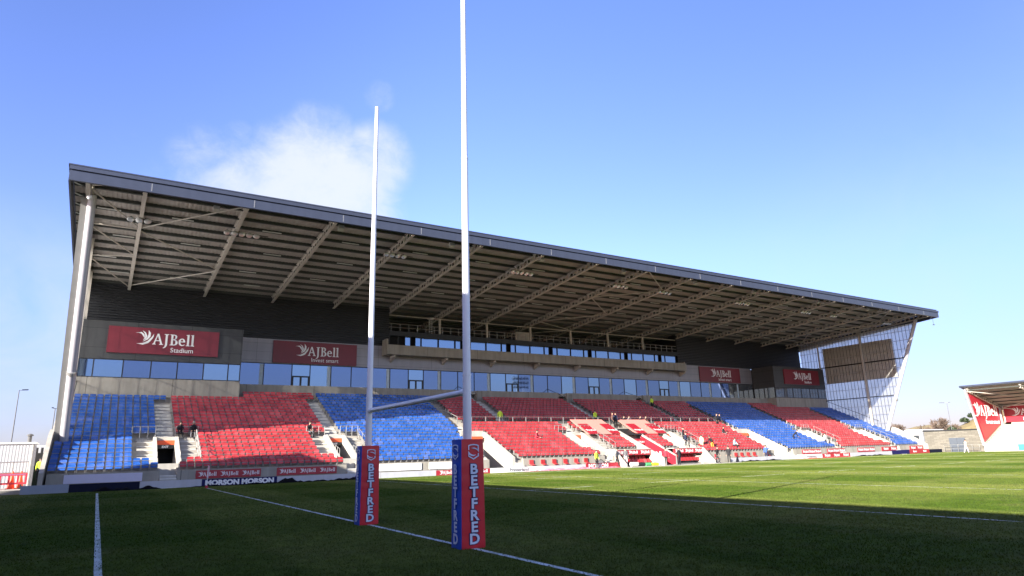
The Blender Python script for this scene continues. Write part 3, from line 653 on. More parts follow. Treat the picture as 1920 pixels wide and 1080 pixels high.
# ribbed dark walls left and right of the directors' opening
def ribwall(x0, x1):
    mb = MB(); z = 13.98; pts = []
    while z < 18.6: pts += [(59.1, z), (59.02, z+.05), (59.02, z+.13), (59.1, z+.18)]; z += .25
    n = len(pts); vs = [(x0, y, z) for y, z in pts]+[(x1, y, z) for y, z in pts]
    mb.add(vs, [(i, i+1, n+i+1, n+i) for i in range(n-1)]); mb.box(x0, x1, 59.12, 59.3, 13.98, 18.6)
    return part(mb, 'ribbed_wall', RIB)
ribwall(-8.9, 21.0); ribwall(67.3, 97.25)
part(B(-8.9, 97.3, 60.0, 60.2, -.05, 13.97), 'rear_wall', INT)
part(B(20.9, 21.05, 59.3, 70, 8.9, 19), 'inner_wall', RIB); part(B(67.25, 67.4, 59.3, 70, 8.9, 19), 'inner_wall', RIB)
part(B(20.9, 67.4, 70, 70.2, 8, 18), 'rear_wall', RIB)
part(B(20.9, 67.4, 59.4, 70, 15.5, 15.78), 'terrace_floor', INT)
part(B(21.0, 67.3, 59.0, 59.35, 15.27, 15.82), 'dark_band', RIB)
# balcony and brackets
bal = MB(); bal.box(20.2, 67.4, 57.5, 57.75, 12.82, 13.93); bal.box(20.2, 67.4, 57.75, 59.08, 12.82, 13.05); bal.box(20.2, 20.42, 57.75, 59.08, 13.05, 14.6); bal.box(67.18, 67.4, 57.75, 59.08, 13.05, 14.2)
part(bal, 'balcony', CONCP)
TX = [-12.031+6.602*k for k in range(18)]
for k in range(5, 13):
    x = TX[k]+.3
    part(MB().prism([(57.9, 12.82), (57.9, 12.62), (59.08, 12.1), (59.08, 12.82)], x-.12, x+.12), 'balcony_bracket', BEAM)
# upper windows
part(B(21.0, 67.3, 59.6, 59.7, 13.95, 15.27), 'window_backing', DARK)
s = 17.5
while s < 67:
    for a, w_ in ((.15, .72), (.95, 2.15), (3.2, 2.15), (5.45, .72)):
        x0, x1 = s+a, s+a+w_
        if x0 < 21.0 or x1 > 67.25: continue
        w = part(MB().box(x0, x0+.05, 59.02, 59.14, 13.96, 15.26).box(x1-.05, x1, 59.02, 59.14, 13.96, 15.26).box(x0+.05, x1-.05, 59.02, 59.14, 15.16, 15.26), 'window', DKST)
        part(B(x0+.05, x1-.05, 59.06, 59.08, 14.05, 15.16), 'pane', GLASS3, w)
    s += 6.602
mb = MB(); s = 21.0
while s < 67.2: mb.box(s, s+.12, 59.10, 59.2, 13.95, 15.27); s += 1.1
part(mb, 'window_mullions', DKST)
# terrace rail and columns of the open gallery
rl = MB()
for z in (16.72, 16.3): rl.tube((21.0, 59.2, z), (67.3, 59.2, z), .03, n=6)
x = 21.3
while x < 67.2: rl.box(x-.025, x+.025, 59.175, 59.225, 15.82, 16.72); x += 1.1
part(rl, 'gallery_rail', STEEL)
part(B(38.5, 40.6, 59.3, 59.6, 15.8, 17.0), 'gallery_cabinet', CONC)
for k in range(6, 12):
    part(MB().box(TX[k]-.11, TX[k]+.11, 59.2, 59.42, 15.82, 17.75), 'column', BEAM)
part(MB().tube((21, 59.31, 17.72), (67.3, 59.31, 17.72), .06, n=8), 'gallery_beam', BEAM)
# press / dressed gallery people screens are omitted; roof
def ZB(y): return 19.70-.0834*(y-36.27)        # beam underside
roof = part(MB().prism([(36.02, 20.60), (36.02, 20.68), (70.3, 17.98), (70.3, 17.76)], -9.9, 98.3), 'roof', FASC)
def soffit():
    mb = MB(); x = -9.6; pts = []
    while x < 98.0: pts += [(x, 0), (x+.12, 0), (x+.15, .018), (x+.27, .018)]; x += .30
    n = len(pts); zs = lambda y: ZB(y)+.80
    vs = [(x, 36.0, zs(36.0)+d) for x, d in pts]+[(x, 70.2, zs(70.2)+d) for x, d in pts]
    mb.add(vs, [(i, i+1, n+i+1, n+i) for i in range(n-1)]); return mb
part(soffit(), 'soffit', SOFF, roof)
y = 36.6
while y < 69.8:
    part(MB().box(-9.6, 98.0, y, y+.13, ZB(y)+.58, ZB(y)+.83).box(-9.6, 98.0, y+.13, y+.20, ZB(y)+.58, ZB(y)+.605), 'purlin', PURL, roof); y += 1.72
# fascia
JST = mat('joint_strip_grey', (.17, .18, .21), .5)
fa = part(MB().box(-9.75, 98.1, 35.78, 36.0, 19.47, 20.14), 'fascia', FASC)
part(MB().box(-9.75, 98.1, 35.84, 36.0, 20.14, 20.19), 'joint', FASCD, fa)
part(MB().box(-9.8, 98.15, 35.70, 36.0, 20.19, 20.44), 'capping', FASC, fa)
for k in range(1, 17): part(B(TX[k]+.30, TX[k]+.37, 35.765, 35.78, 19.55, 20.1), 'joint_strip', JST, fa)
for s_, x in ((-1, -9.8), (1, 98.0)):
    part(MB().prism([(36.0, 19.47), (36.0, 20.44), (70.3, 17.6), (70.3, 16.7)], x, x+.12), 'side_fascia', FASC)
# cellular beams
def beam_mesh(y0, y1):
    mb = MB(); D = .68
    def P(y, z): return (y, ZB(y)+z)
    mb.prism([P(y0, 0), P(y1, 0), P(y1, .035), P(y0, .035)], -.13, .13)
    mb.prism([P(y0, D-.03), P(y1, D-.03), P(y1, D), P(y0, D)], -.13, .13)
    mb.prism([P(y0, .035), P(y1, .035), P(y1, .16), P(y0, .16)], -.012, .012)
    mb.prism([P(y0, D-.16), P(y1, D-.16), P(y1, D-.03), P(y0, D-.03)], -.012, .012)
    y = y0
    while y < y1-.1:
        w = .17
        mb.prism([P(y, .16), P(y+w+.12, .16), P(y+w, .28), P(y+w, D-.28), P(y+w+.12, D-.16), P(y-.12 if y > y0 else y, D-.16), P(y, D-.28), P(y, .28)], -.012, .012); y += .66
    mb.prism([P(y0, .0), P(y0+.25, .0), P(y0+.25, D), P(y0, D)], -.016, .016)
    return mb
bm_s = beam_mesh(36.05, 58.95).mesh('roof_beam', BEAM); bm_l = beam_mesh(36.05, 69.5).mesh('roof_beam', BEAM)
for me in (bm_s, bm_l): me.transform(Matrix.Translation((0, -41, 0)))
for k in range(1, 17): link('roof_beam', bm_l if 6 <= k <= 11 else bm_s, stand, (TX[k], 0, 0))
link('roof_beam', bm_s, stand, (-8.75, 0, 0)); link('roof_beam', bm_s, stand, (97.0, 0, 0))
# bracing
def brace(x0, y0, x1, y1, r=.055):
    part(MB().tube((x0, y0, ZB(y0)+.12), (x1, y1, ZB(y1)+.12), r, n=8), 'brace', BEAM)
XE = -8.75
for a in ((XE, 37.2, TX[1], 43.4), (XE, 43.6, TX[1], 43.6), (XE, 43.8, TX[1], 49.5), (XE, 50.6, TX[1], 49.7), (XE, 50.8, TX[1], 58.4), (TX[1], 43.4, TX[2], 36.4), (TX[1], 43.8, TX[2], 50.8), (TX[2], 51.2, TX[1], 57.8), (XE, 37.0, -6.6, 36.3),
          (TX[8], 36.5, TX[9], 41.2), (TX[9], 41.4, TX[8], 46.0), (TX[8], 46.2, TX[9], 51.4), (TX[9], 51.6, TX[8], 56.8), (TX[8], 57.0, TX[9], 59.5), (TX[9], 59.6, TX[8], 64),
          (TX[15], 36.6, TX[16], 43), (TX[16], 43.2, TX[15], 49.5), (TX[15], 49.7, TX[16], 56), (TX[16], 37, 97.0, 43), (97.0, 43, TX[16], 50), (TX[16], 50, 97.0, 57), (TX[11], 41, TX[13], 42.5)):
    brace(*a)
for x in (TX[8], TX[15]): part(MB().tube((x, 36.2, ZB(36.2)+.1), (x+1.2, 36.0, ZB(36)+.5), .04, n=6), 'brace', BEAM)
# end screens
def end_screen(x, s):
    xg = x+.16*s
    sc = part(MB().add([(xg, 38.9, 19.25), (xg, 45.8, 3.35), (xg, 56.4, 8.2), (xg, 59.0, 8.2), (xg, 59.0, 18.6)], [(0, 1, 2, 3, 4)]), 'end_screen', SCREEN)
    def zr(y): # upper limit
        return min(19.3, ZB(y)+.8)
    def yf(z): return 38.5+(19.9-z)*(7.2/16.6)
    def zbot(y): return 3.35+(y-45.8)*.4575 if y > 45.8 else 19.9-(y-38.5)*(16.6/7.2)
    mb = MB(); y = 39.3
    xi = x-.05*s
    while y < 58.9: mb.box(min(xi, xi-.05*s), max(xi, xi-.05*s), y-.022, y+.022, zbot(y), zr(y)); y += .55
    part(mb, 'glazing_mullions', mat('mullion_grey', (.10, .10, .11), .5), sc)
    for z, t in ((18.2, .05), (16.8, .05), (15.47, .05), (14.14, .16), (12.75, .06), (11.4, .07), (10.1, .05), (8.68, .13), (7.3, .05), (6.0, .05), (4.64, .05)):
        y1 = 59.0 if z > 8.2 else 45.8+(z-3.35)/.4575
        part(B(min(xi-.06*s, xi-.16*s), max(xi-.06*s, xi-.16*s), yf(z), y1, z-t/2, z+t/2), 'girt', STEEL if t < .1 else DKST, sc)
    xp = x-.35*s
    part(MB().tube((xp, 45.7, 2.9), (xp, 38.5, 19.6), .28, .26, 20), 'inclined_post', COLM, None, True)
    part(MB().bar((x+.10*s, 45.9, 2.9), (x+.10*s, 38.7, 19.4), .36, .10, up=(0, 1, 0)), 'inclined_plate', PLATE)
    part(MB().tube((xp, 38.5, 19.6), (xp, 37.6, 20.1), .06, n=8), 'post_strut', BEAM)
    part(MB().tube((xp, 43.5, 7.9), (xp+.01, 43.35, 8.1), .31, .31, 20), 'post_collar', STEEL)
    part(B(xp-.15, xp+.15, 47.5, 47.76, 3.4, 19.2), 'post', BEAM); part(B(xp-.1, xp+.1, 55.1, 55.28, 14, 18.4), 'post', BEAM)
    part(MB().tube((xp, 46.5, 4.9), (xp, 56.5, 9.3), .035, n=6), 'handrail', DKST)
end_screen(XR, 1); end_screen(XL, -1)

# ------------------------------------------------------------------ seats
def seat_parts():
    back = MB(); n = 4
    pr = [(-.5, .0), (-.3, .018), (0, .026), (.3, .018), (.5, .0)]
    for t in range(n):
        (u0, d0), (u1, d1) = pr[t], pr[t+1]; W = .455
        x0, x1 = u0*W, u1*W
        z0, z1 = .40, .74
        zt0 = z1-(.03 if t == 0 else 0); zt1 = z1-(.03 if t == n-1 else 0)
        back.add([(x0, d0, z0), (x1, d1, z0), (x1, d1+.03, z1 if t < n-1 else zt1), (x0, d0+.03, z1 if t > 0 else zt0), (x0, d0+.035, z0), (x1, d1+.035, z0), (x1, d1+.07, z1 if t < n-1 else zt1), (x0, d0+.07, z1 if t > 0 else zt0)],
                 [(0, 1, 2, 3), (5, 4, 7, 6), (3, 2, 6, 7), (0, 4, 5, 1)] + ([(0, 3, 7, 4)] if t == 0 else []) + ([(1, 5, 6, 2)] if t == n-1 else []))
    pan = MB().add([(-.2, -.17, .38), (.2, -.17, .38), (.2, -.05, .36), (-.2, -.05, .36), (-.19, -.10, .66), (.19, -.10, .66), (.19, -.045, .66), (-.19, -.045, .66)],
                   [(0, 3, 2, 1), (4, 5, 6, 7), (0, 1, 5, 4), (1, 2, 6, 5), (2, 3, 7, 6), (3, 0, 4, 7)])
    fr = MB().box(-.235, -.218, -.14, .05, .18, .56).box(.218, .235, -.14, .05, .18, .56).box(-.218, .218, .0, .04, .30, .36).box(-.235, .235, -.16, -.14, .53, .56)
    return back, pan, fr
SB, SP, SF = seat_parts()
def seat_meshes(m): return SB.mesh('backrest', m), SP.mesh('seat_pan', m), SF.mesh('bracket', SFRAME)
SM = {'red': seat_meshes(RSEAT), 'blue': seat_meshes(BSEAT)}
edges = [(XL-.22, VC[0]-.65, 'blue')]
colors = ['red', 'blue', 'red', 'red', 'red', 'blue', 'red', 'blue']
for j in range(8):
    x1 = VC[j+1]-.65 if j < 7 else XR-.15
    edges.append((VC[j]+.65, x1, colors[j]))
excl = []
for j, c in enumerate(VC):
    if j in RAMP: excl.append((c-.95, c+2.2, 40, 46.9)); excl.append((c+2.1, c+2.9, 40, 42.5))
    else: excl.append((c-2.0, c+2.1, 42.4, 46.7)); excl.append((c-.95, c+.95, 41.8, 46.7)); excl.append((c-.6, c+.55, 40, 42.4))
    excl.append((c-.65, c+.65, 46.6, 54.2 if (c < 4 or c > 84) else 54.9)) if not 30 < c < 58 else excl.append((c-.65, c+.65, 46.6, 48.8))
for u in UA: excl.append((u-.65, u+.65, 49.5, 57))
excl += [(43.2, 46.6, 40, 48.7), (38.2, 51.0, 40, 42.4), (24.6, 63.2, 48.7, 49.5), (38.6, 43.4, 45.6, 48.7), (45.4, 50.0, 45.6, 48.7)]
seats = []
for bi, (xa, xb, colr) in enumerate(edges):
    n = int((xb-xa)/.5); pitch = (xb-xa)/n
    for i in range(NR):
        if (xb < 4.6 or xa > 83.5) and i > 18: continue
        for k in range(n):
            x = xa+pitch*(k+.5); y = YI[i]+.42
            if i > 18 and (x < 4.7 or x > 83.7): continue
            if any(e[0]-.05 < x < e[1]+.05 and e[2] <= y <= e[3] for e in excl): continue
            seats.append((x, y, ZI[i], colr, i, k, n, bi, 0))
for j, c in enumerate(VC):
    lo_ = 12 if j in (3, 4) else (18 if (c < 4 or c > 84) else 19)
    for i in range(lo_, NR):
        if (c < 4 or c > 84) and i > 18: continue
        for k in range(3 if j in (3, 4) else 2):
            seats.append((c-.45+(.45 if j in (3, 4) else .5)*k, YI[i]+.42, ZI[i], edges[j][2] if j not in (3, 4) else 'red', i, k, 2, j+20, 0))
seats.sort(key=lambda s_: (Vector((s_[0], s_[1], s_[2]))-CC).length)
blk = ['leftmost blue block', 'leftmost red block', 'second blue block', 'red block beyond the post', 'x', 'x', 'x', 'x', 'x']
proto = {}
near = [q for q in seats if q[7] < 20][:300]; nset = set(near); rest = [q for q in seats if q not in nset]
for (x, y, z, colr, i, k, n, bi, _) in near:
    lab = '%s seat, %s row up, %s from left in the %s' % (colr, ORD[i], ORD[k], blk[bi])
    if colr not in proto:
        o = empty('stadium_seat', (x, y, z)); b, p, f = SM[colr]
        link('backrest', b, o); link('seat_pan', p, o); link('bracket', f, o); proto[colr] = o
    else:
        o = proto[colr].copy(); COL.objects.link(o); o.location = (x, y, z)
        for ch in proto[colr].children:
            c_ = ch.copy(); COL.objects.link(c_); c_.parent = o
    tag(o, lab, 'seat', 'tip-up seats in rows on the terrace')
def mass():
    V, F, M = [], [], []
    tv = [(SB.v, SB.f, 0), (SP.v, SP.f, 0), (SF.v, SF.f, 2)]
    for (x, y, z, colr, *_r) in rest:
        dz = random.uniform(-.006, .006); dy = random.uniform(-.012, .012)
        for vs, fs, mi in tv:
            o = len(V); V += [(a+x, b+y+dy, c+z+dz) for a, b, c in vs]; F += [tuple(q+o for q in f) for f in fs]
            M += [2 if mi == 2 else (0 if colr == 'red' else 1)]*len(fs)
    me = bpy.data.meshes.new('seats'); me.from_pydata(V, [], F)
    for m in (RSEAT, BSEAT, SFRAME): me.materials.append(m)
    me.polygons.foreach_set('material_index', M); me.update(); return me
tag(link('distant_seats', mass()), 'rows of smaller red and blue seats farther up and along the stand', 'seats', kind='stuff')

# ------------------------------------------------------------------ signs on the stand
sign('name_sign', -6.62, 2.3, 11.22, 13.49, 54.75, 'large maroon AJBell Stadium sign on the charcoal box above the leftmost blue seats', 'sign', SIGNR, 1.0, -1.03, .84, 'Stadium', 'maroon signs on the stand')
sign('name_sign', 8.23, 17.15, 11.54, 13.8, 58.95, 'maroon AJBell Invest smart sign on pale cladding left of the goal posts', 'sign', SIGNR, .98, -.9, .84, 'Invest smart', 'maroon signs on the stand')
sign('name_sign', 71.7, 80.85, 11.57, 13.82, 58.95, 'maroon AJBell Invest smart sign at the right end of the grey cladding', 'sign', SIGNR, 1.0, -.95, .84, 'Invest smart', 'maroon signs on the stand')
sign('name_sign', 86.4, 95.4, 11.22, 13.5, 54.75, 'maroon AJBell Stadium sign on the charcoal box beside the glazed end screen', 'sign', SIGNR, 1.0, -1.0, .84, 'Stadium', 'maroon signs on the stand')

# ------------------------------------------------------------------ boards
def board(x0, x1, z0, z1, y, m, label, logos=None, txt=None, tm=None, th=.3, name='advertising_board', grp='boards along the edge of the pitch', tx=0, depth=.06, logo_h=.26, bold=.0):
    o = empty(name, ((x0+x1)/2, y, z0), label, 'advertising board', grp); w = x1-x0; h = z1-z0
    link('panel', B(-w/2, w/2, 0, depth, 0, h).mesh('panel', m), o)
    if logos:
        for k in range(logos):
            cx = -w/2+w*(k+.5)/logos; link('lettering', logo_me(logo_h, .004), o, (cx-1.03*logo_h, -.008, h*.5-logo_h*.45))
    if txt: link('lettering', text_me(txt, th, .004, bold, 'CENTER', tm or LETT, 1.15), o, (tx, -.008, h*.5-th*.36))
    return o
Y0 = 40.10
board(-10.2, -7.7, 0, .52, Y0, BOARDB, 'plain blue-grey board at the left end of the touchline row')
board(-7.68, -3.72, 0, .50, Y0, NAVYD, 'plain dark navy board below the leftmost blue seats')
board(-3.70, .08, 0, .50, Y0, BOARDG, 'plain grey board just left of the corner flag')
board(.10, 5.18, 0, .48, Y0, NAVY, 'navy board lettered MORSON MORSON beside the corner flag', None, 'MORSON MORSON', LETT, .46, bold=.027)
board(5.2, 8.6, 0, .46, Y0, BOARDG, 'plain grey board right of the navy MORSON board')
board(8.62, 13.2, 0, .46, Y0, BOARDG, 'plain grey board in front of the second stairway')
board(13.22, 18.1, 0, .44, Y0, BOARDG, 'plain grey board between the two goal posts')
board(18.15, 23.35, 0, .42, Y0, BOARDR, 'red AJBell board showing either side of the nearer post pad', 3)
board(23.37, 29.0, 0, .42, Y0, WHITE, 'white Printerland board right of the nearer post pad', None, 'Printerland', LETTD, .40, tx=.2, bold=.006)
board(29.02, 31.5, 0, .42, Y0, BOARDG, 'first plain grey board below the small red wall seats')
board(31.52, 34.0, 0, .42, Y0, BOARDG, 'second plain grey board, left of the maroon MORSON board')
board(34.05, 39.3, 0, .48, Y0, BOARDR, 'maroon and navy MORSON board leaning by the left dugout', None, 'MORSON', LETT, .50, tx=-1.1, bold=.022)
board(54.6, 57.0, 0, .45, Y0, BOARDG, 'first plain grey board right of the dugouts'); board(57.02, 60.4, 0, .45, Y0, BOARDG, 'second plain grey board right of the dugouts, before the blue jacket')
board(60.42, 66.6, 0, .46, Y0, BOARDG, 'long grey board in front of the right access ramp')
board(66.65, 71.6, 0, .50, Y0, WHITE, 'white Printerland board in front of the right blue seats', None, 'Printerland', LETTD, .38, tx=.3, bold=.006)
board(71.65, 77.6, 0, .50, Y0, BOARDR, 'red AJBell board at ground level below the right red block', 3)
board(77.65, 83, 0, .48, Y0, BOARDG, 'plain grey board right of the red ground-level board'); board(83.02, 87.5, 0, .48, Y0, BOARDG, 'plain grey board near the right end of the touchline')
board(87.55, 92.0, 0, .58, Y0, NAVY, 'navy board with red end near the right corner'); board(92.02, 97.4, 0, .58, Y0, BOARDR, 'red board with white marks at the right corner', 2, logo_h=.2)
board(97.45, 101.4, 0, .5, Y0+.2, NAVYD, 'dark low board beyond the right end of the stand')
Y1 = 40.80
G1 = 'panels fixed to the front wall'
def wp(x0, x1, m, label, logos=None): board(x0, x1, .52, 1.08, Y1, m, label, logos, name='wall_panel', grp=G1, depth=.05)
wp(-8.05, -3.58, mat('lilac_panel', (.62, .60, .74), .45, var=.03), 'plain pale lilac panel on the wall below the leftmost blue seats')
wp(-.25, 4.15, BOARDR, 'red panel with three AJBell logos above the corner flag', 3)
wp(5.3, 9.85, BOARDR, 'red panel with three AJBell logos left of the farther post pad', 3)
wp(13.0, 17.1, WHITE, 'plain white panel on the wall right of the farther post'); wp(17.8, 22.3, WHITE, 'plain white panel on the wall left of the nearer post pad')
wp(68.7, 72.5, BOARDR, 'red AJBell wall panel above the Printerland board', 3); wp(73.9, 77.7, BOARDR, 'red AJBell wall panel left of the narrow front stair', 3)
wp(80.6, 84.6, BOARDR, 'red AJBell wall panel right of the narrow front stair', 3); wp(86.4, 90.2, BOARDR, 'red and cream AJBell wall panel, second from the right end', 2); wp(93.6, 97.1, BOARDR, 'red and cream AJBell wall panel at the right end', 2)
# folded nets and covers lying at the foot of the boards
def heap(x0, x1, y, h, m, label, seed, cat='net'):
    rnd = random.Random(seed); nx = int((x1-x0)/.12); mb = MB(); rows = 6; vs = []
    hs = [0.0]*(nx+1); ph = [rnd.uniform(0, 6) for _ in range(5)]
    for i in range(nx+1):
        t = i/nx; env = min(1, 6*t, 6*(1-t)); hs[i] = h*env*(.55+.25*math.sin(i*.21+ph[0])+.2*math.sin(i*.57+ph[1])+.12*math.sin(i*1.3+ph[2])+rnd.uniform(-.08, .08))
    for i in range(nx+1):
        for r in range(rows):
            a = math.pi*r/(rows-1); vs.append((x0+(x1-x0)*i/nx, y-.28*math.cos(a)*(1+.2*math.sin(i*.4+ph[3])), max(.004, hs[i]*math.sin(a)+rnd.uniform(-.01, .01))))
    mb.add(vs, [(i*rows+r, (i+1)*rows+r, (i+1)*rows+r+1, i*rows+r+1) for i in range(nx) for r in range(rows-1)])
    return tag(mb.build('folded_net' if cat == 'net' else 'pitch_cover', m, None, True), label, cat)
heap(-6.5, -2.4, 39.75, .30, NET, 'long black folded net heaped against the dark navy board', 1)
heap(-.9, 6.8, 39.72, .13, NET, 'low black folded net lying along the MORSON board', 2)
heap(5.1, 7.2, 39.78, .45, NET, 'lumpy black net pile at the right end of the MORSON board', 3)
heap(6.9, 12.3, 39.72, .20, NET, 'black net trailing in front of the grey boards near the second stairway', 4)
heap(55.4, 63.5, 39.72, .15, NET, 'black net lying below the grey boards right of the dugouts', 5)
heap(78, 86, 39.72, .16, NET, 'black net lying near the right end of the touchline', 6)
MIXC = mat('pink_navy_cover', (.55, .20, .26), .8, var=.6, vscale=5)
heap(26.5, 38.4, 39.62, .22, MIXC, 'pink and navy crumpled covers lying in front of the Printerland board', 7, 'cover')
heap(65.5, 77, 39.66, .10, mat('red_cover', (.5, .05, .07), .8, var=.4, vscale=4), 'thin red cover strip below the right-hand Printerland board', 8, 'cover')
tag(MB().tube((11.0, 39.6, .16), (11.6, 39.7, .16), .15, .14, 14).build('kit_bag', mat('purple_bag', (.07, .05, .25), .6), None, True), 'small blue-purple bag on the net by the second stairway', 'bag')

# small red flip seats on the wall
fs_me = MB().box(-.2, .2, -.02, .03, .18, .60).add([(-.2, -.02, .22), (.2, -.02, .22), (.2, -.33, .10), (-.2, -.33, .10), (-.2, -.02, .27), (.2, -.02, .27), (.2, -.33, .15), (-.2, -.33, .15)], [(0, 3, 2, 1), (4, 5, 6, 7), (0, 1, 5, 4), (1, 2, 6, 5), (2, 3, 7, 6), (3, 0, 4, 7)])
fs_b, fs_p = MB().box(-.22, .22, -.03, .04, .25, .62).mesh('backrest', RSEAT), MB().bar((0, -.03, .25), (0, -.36, .14), .40, .05).mesh('seat_pan', RSEAT)
for side, xs_ in (('left', (28.2, 29.5, 30.8, 32.1, 33.4, 34.6)), ('right', (56.4, 57.4, 58.5, 59.6, 61.9))):
    for k, x in enumerate(xs_):
        o = empty('wall_seat', (x, 40.8, .38), '%s small red seat on the cream wall, counting rightwards, %s of the dugouts' % (ORD[k], side), 'seat', 'small red seats on the front wall')
        link('backrest', fs_b, o); link('seat_pan', fs_p, o)

# dugouts
def dugout(x0, x1, label, side):
    o = empty('dugout', ((x0+x1)/2, 41.6, 0), label, 'dugout', 'team dugouts beside the tunnel'); w = (x1-x0)/2
    link('canopy_board', B(-w, w, -.75, -.62, 1.12, 1.66).mesh('b', BOARDR), o)
    for k in range(3): link('lettering', logo_me(.27, .004), o, (-w+2*w*(k+.5)/3-.28, -.76, 1.27))
    link('canopy_top', B(-w, w, -.78, .8, 1.66, 1.74).mesh('t', CONCW), o)
    link('base', MB().box(-w, w, -.3, .85, .0, .42).box(-w, w, -1.1, -.3, 0, .12).box(-w, w, .8, .88, 0, 1.66).mesh('base', INT), o)
    sx = (-w-.02, -w+.16) if side < 0 else (w-.16, w+.02)
    link('side_wall', MB().prism([(-2.4, 0), (-2.4, .25), (-.8, 1.7), (.85, 1.78), (.85, 0)], sx[0], sx[1]).mesh('s', CONCW), o)
    n = int((x1-x0)/.52)
    for r, (yy, zz) in enumerate(((.05, .32), (-.75, -.02))):
        for k in range(n):
            s_ = link('seat', None, o, (-w+.35+k*.52, yy, zz)); link('backrest', SM['red'][0], s_); link('seat_pan', SM['red'][1], s_)
    return o
dugout(38.35, 43.25, 'red dugout left of the tunnel with AJBell banner over rows of seats', -1)
dugout(46.65, 51.2, 'red dugout right of the tunnel with AJBell banner over rows of seats', 1)
# tunnel signs
o = empty('tunnel_banner', (44.95, 44.8, 2.2), 'red AJBell banner across the top of the players tunnel', 'banner'); link('panel', B(-1.3, 1.3, 0, .08, 0, .62).mesh('p', BOARDR), o)
for k in range(3): link('lettering', logo_me(.17, .004), o, (-.9+.82*k-.15, -.01, .2))
o = empty('tunnel_wall_panel', (46.28, 43.2, 0), 'red sloping AJBell panel covering the right wall of the tunnel', 'sign')
link('panel', MB().prism([(-2.85, .05), (-2.85, .92), (2.3, 3.2), (2.3, .05)], -.03, 0).mesh('p', BOARDR), o)
q = link('lettering', logo_me(.42, .006), o, (-.035, .6, .95), -math.pi/2); q = link('lettering', text_me('Invest smart', .22, .004, .008, 'CENTER', LETT), o, (-.035, 0, .62), -math.pi/2)
# press covers
def cover(x0, x1, y0, z0, y1, z1, m, label, logo=None, name='press_cover', grp='covers over the press desks'):
    o = empty(name, ((x0+x1)/2, y0, z0), label, 'cover', grp); w = (x1-x0)/2
    link('sheet', MB().prism([(0, 0), (y1-y0, z1-z0), (y1-y0, z1-z0-.06), (0, -.06)], -w, w).mesh('s', m), o)
    if logo:
        q = link('lettering', logo_me(logo, .004), o, (-1.0*logo, .25, .18)); q.rotation_euler = (math.atan2(z1-z0, y1-y0)-math.pi/2, 0, 0)
        q.location = (-1.0*logo, (y1-y0)*.25-.01, (z1-z0)*.25+.02)
    return o
cover(38.7, 43.25, 45.5, 3.45, 48.65, 5.15, PINK, 'pale pink sheet over press desks left of the tunnel')
cover(45.6, 50.0, 45.5, 3.45, 48.65, 5.15, PINK, 'pale pink sheet over press desks right of the tunnel')
for (a, b, s_, l) in ((38.9, 40.2, .28, 'first red AJBell panel from the left on the pink press sheets'), (42.0, 43.3, .30, 'second red AJBell panel from the left on the pink press sheets'), (45.9, 47.2, .28, 'third red AJBell panel from the left on the pink press sheets'), (48.9, 50.3, .30, 'fourth red AJBell panel from the left on the pink press sheets')):
    cover(a, b, 45.45, 3.50, 47.5, 4.62, BOARDR, l, s_, 'press_banner', 'red panels on the press sheets')

# ------------------------------------------------------------------ fittings under the roof
def lamp_cluster(x, n, label):
    y = 41.2; o = empty('floodlight_cluster', (x, y, ZB(y)), label, 'floodlights', 'floodlight clusters under the roof')
    link('bracket', MB().tube((-1.1, 0, -.05), (n*.55-.6, 0, -.05), .035, n=6).tube((0, 0, -.05), (0, .3, .2), .03, n=6).tube((-.5, 0, -.05), (-.1, .9, .15), .02, n=6).tube((.5, 0, -.05), (.1, .9, .15), .02, n=6).mesh('b', DKST), o)
    for k in range(n):
        l_ = link('lamp', LAMP, o, (-.95+.55*k, 0, -.12)); l_.rotation_euler = (math.radians(-32), math.radians(10*math.sin(k*2.1)), 0); link('lens', LENS, l_)
LAMP = MB().lathe([(.10, .22), (.16, .12), (.25, .0), (.26, -.04)], n=14).mesh('lamp', mat('lamp_housing', (.30, .31, .30), .35, .6)); LENS = MB().lathe([(.245, -.045), (.2, -.07), (.05, -.085)], n=14).mesh('lens', mat('lamp_lens', (.55, .56, .55), .12, .4))
nmz = 0
for k, n in ((1, 3), (2, 5), (4, 4), (6, 5), (8, 4), (9, 4), (11, 5), (13, 4), (14, 3), (16, 4)):
    lamp_cluster(TX[k]+.3, n, 'cluster of %s grey floodlights hung on the %s roof beam from the left' % (['', '', '', 'three', 'four', 'five'][n], ORD[k]))
SPK = MB().box(-.22, .22, -.18, .18, -.55, -.2).mesh('cabinet', mat('speaker_grey', (.42, .41, .38), .6)); SPB = MB().tube((0, 0, -.2), (0, .05, .75), .035, n=6).tube((-.15, 0, -.1), (0, .1, .5), .02, n=6).mesh('bracket', DKST)
for k, kk in enumerate((1.7, 3.1, 4.6, 6.05, 7.6, 9.2, 10.7, 12.6, 14.3)):
    x = -12.031+6.602*kk; o = empty('loudspeaker', (x, 37.6, ZB(37.6)+.35), 'grey loudspeaker hanging near the roof edge, %s from the left' % ORD[k], 'loudspeaker', 'loudspeakers near the roof edge')
    q = link('cabinet', SPK, o); q.rotation_euler = (math.radians(-25), 0, 0); link('bracket', SPB, o)
TUBE = MB().box(-.75, .75, -.05, .05, -.06, 0).mesh('strip_light', mat('strip_light_diffuser', (.66, .66, .62), .4)); n = 0
for k in range(0, 17):
    x = (TX[k]+TX[k+1])/2 if k else -7.0
    if x > 96.5: continue
    for r, y in enumerate((41.6, 46.6, 51.8, 55.6)):
        o = link('strip_light', TUBE, None, (x + (.6 if r % 2 else -.5), y, ZB(y)+.60))
        tag(o, 'slim strip light on the roof lining, %s bay from left, %s from the front' % (ORD[k], ORD[r]), 'strip light', 'strip lights on the roof lining')
cc = empty('cctv_camera', (-8.6, 37.3, 19.0), 'white dome camera hanging at the left front corner of the roof', 'security camera')
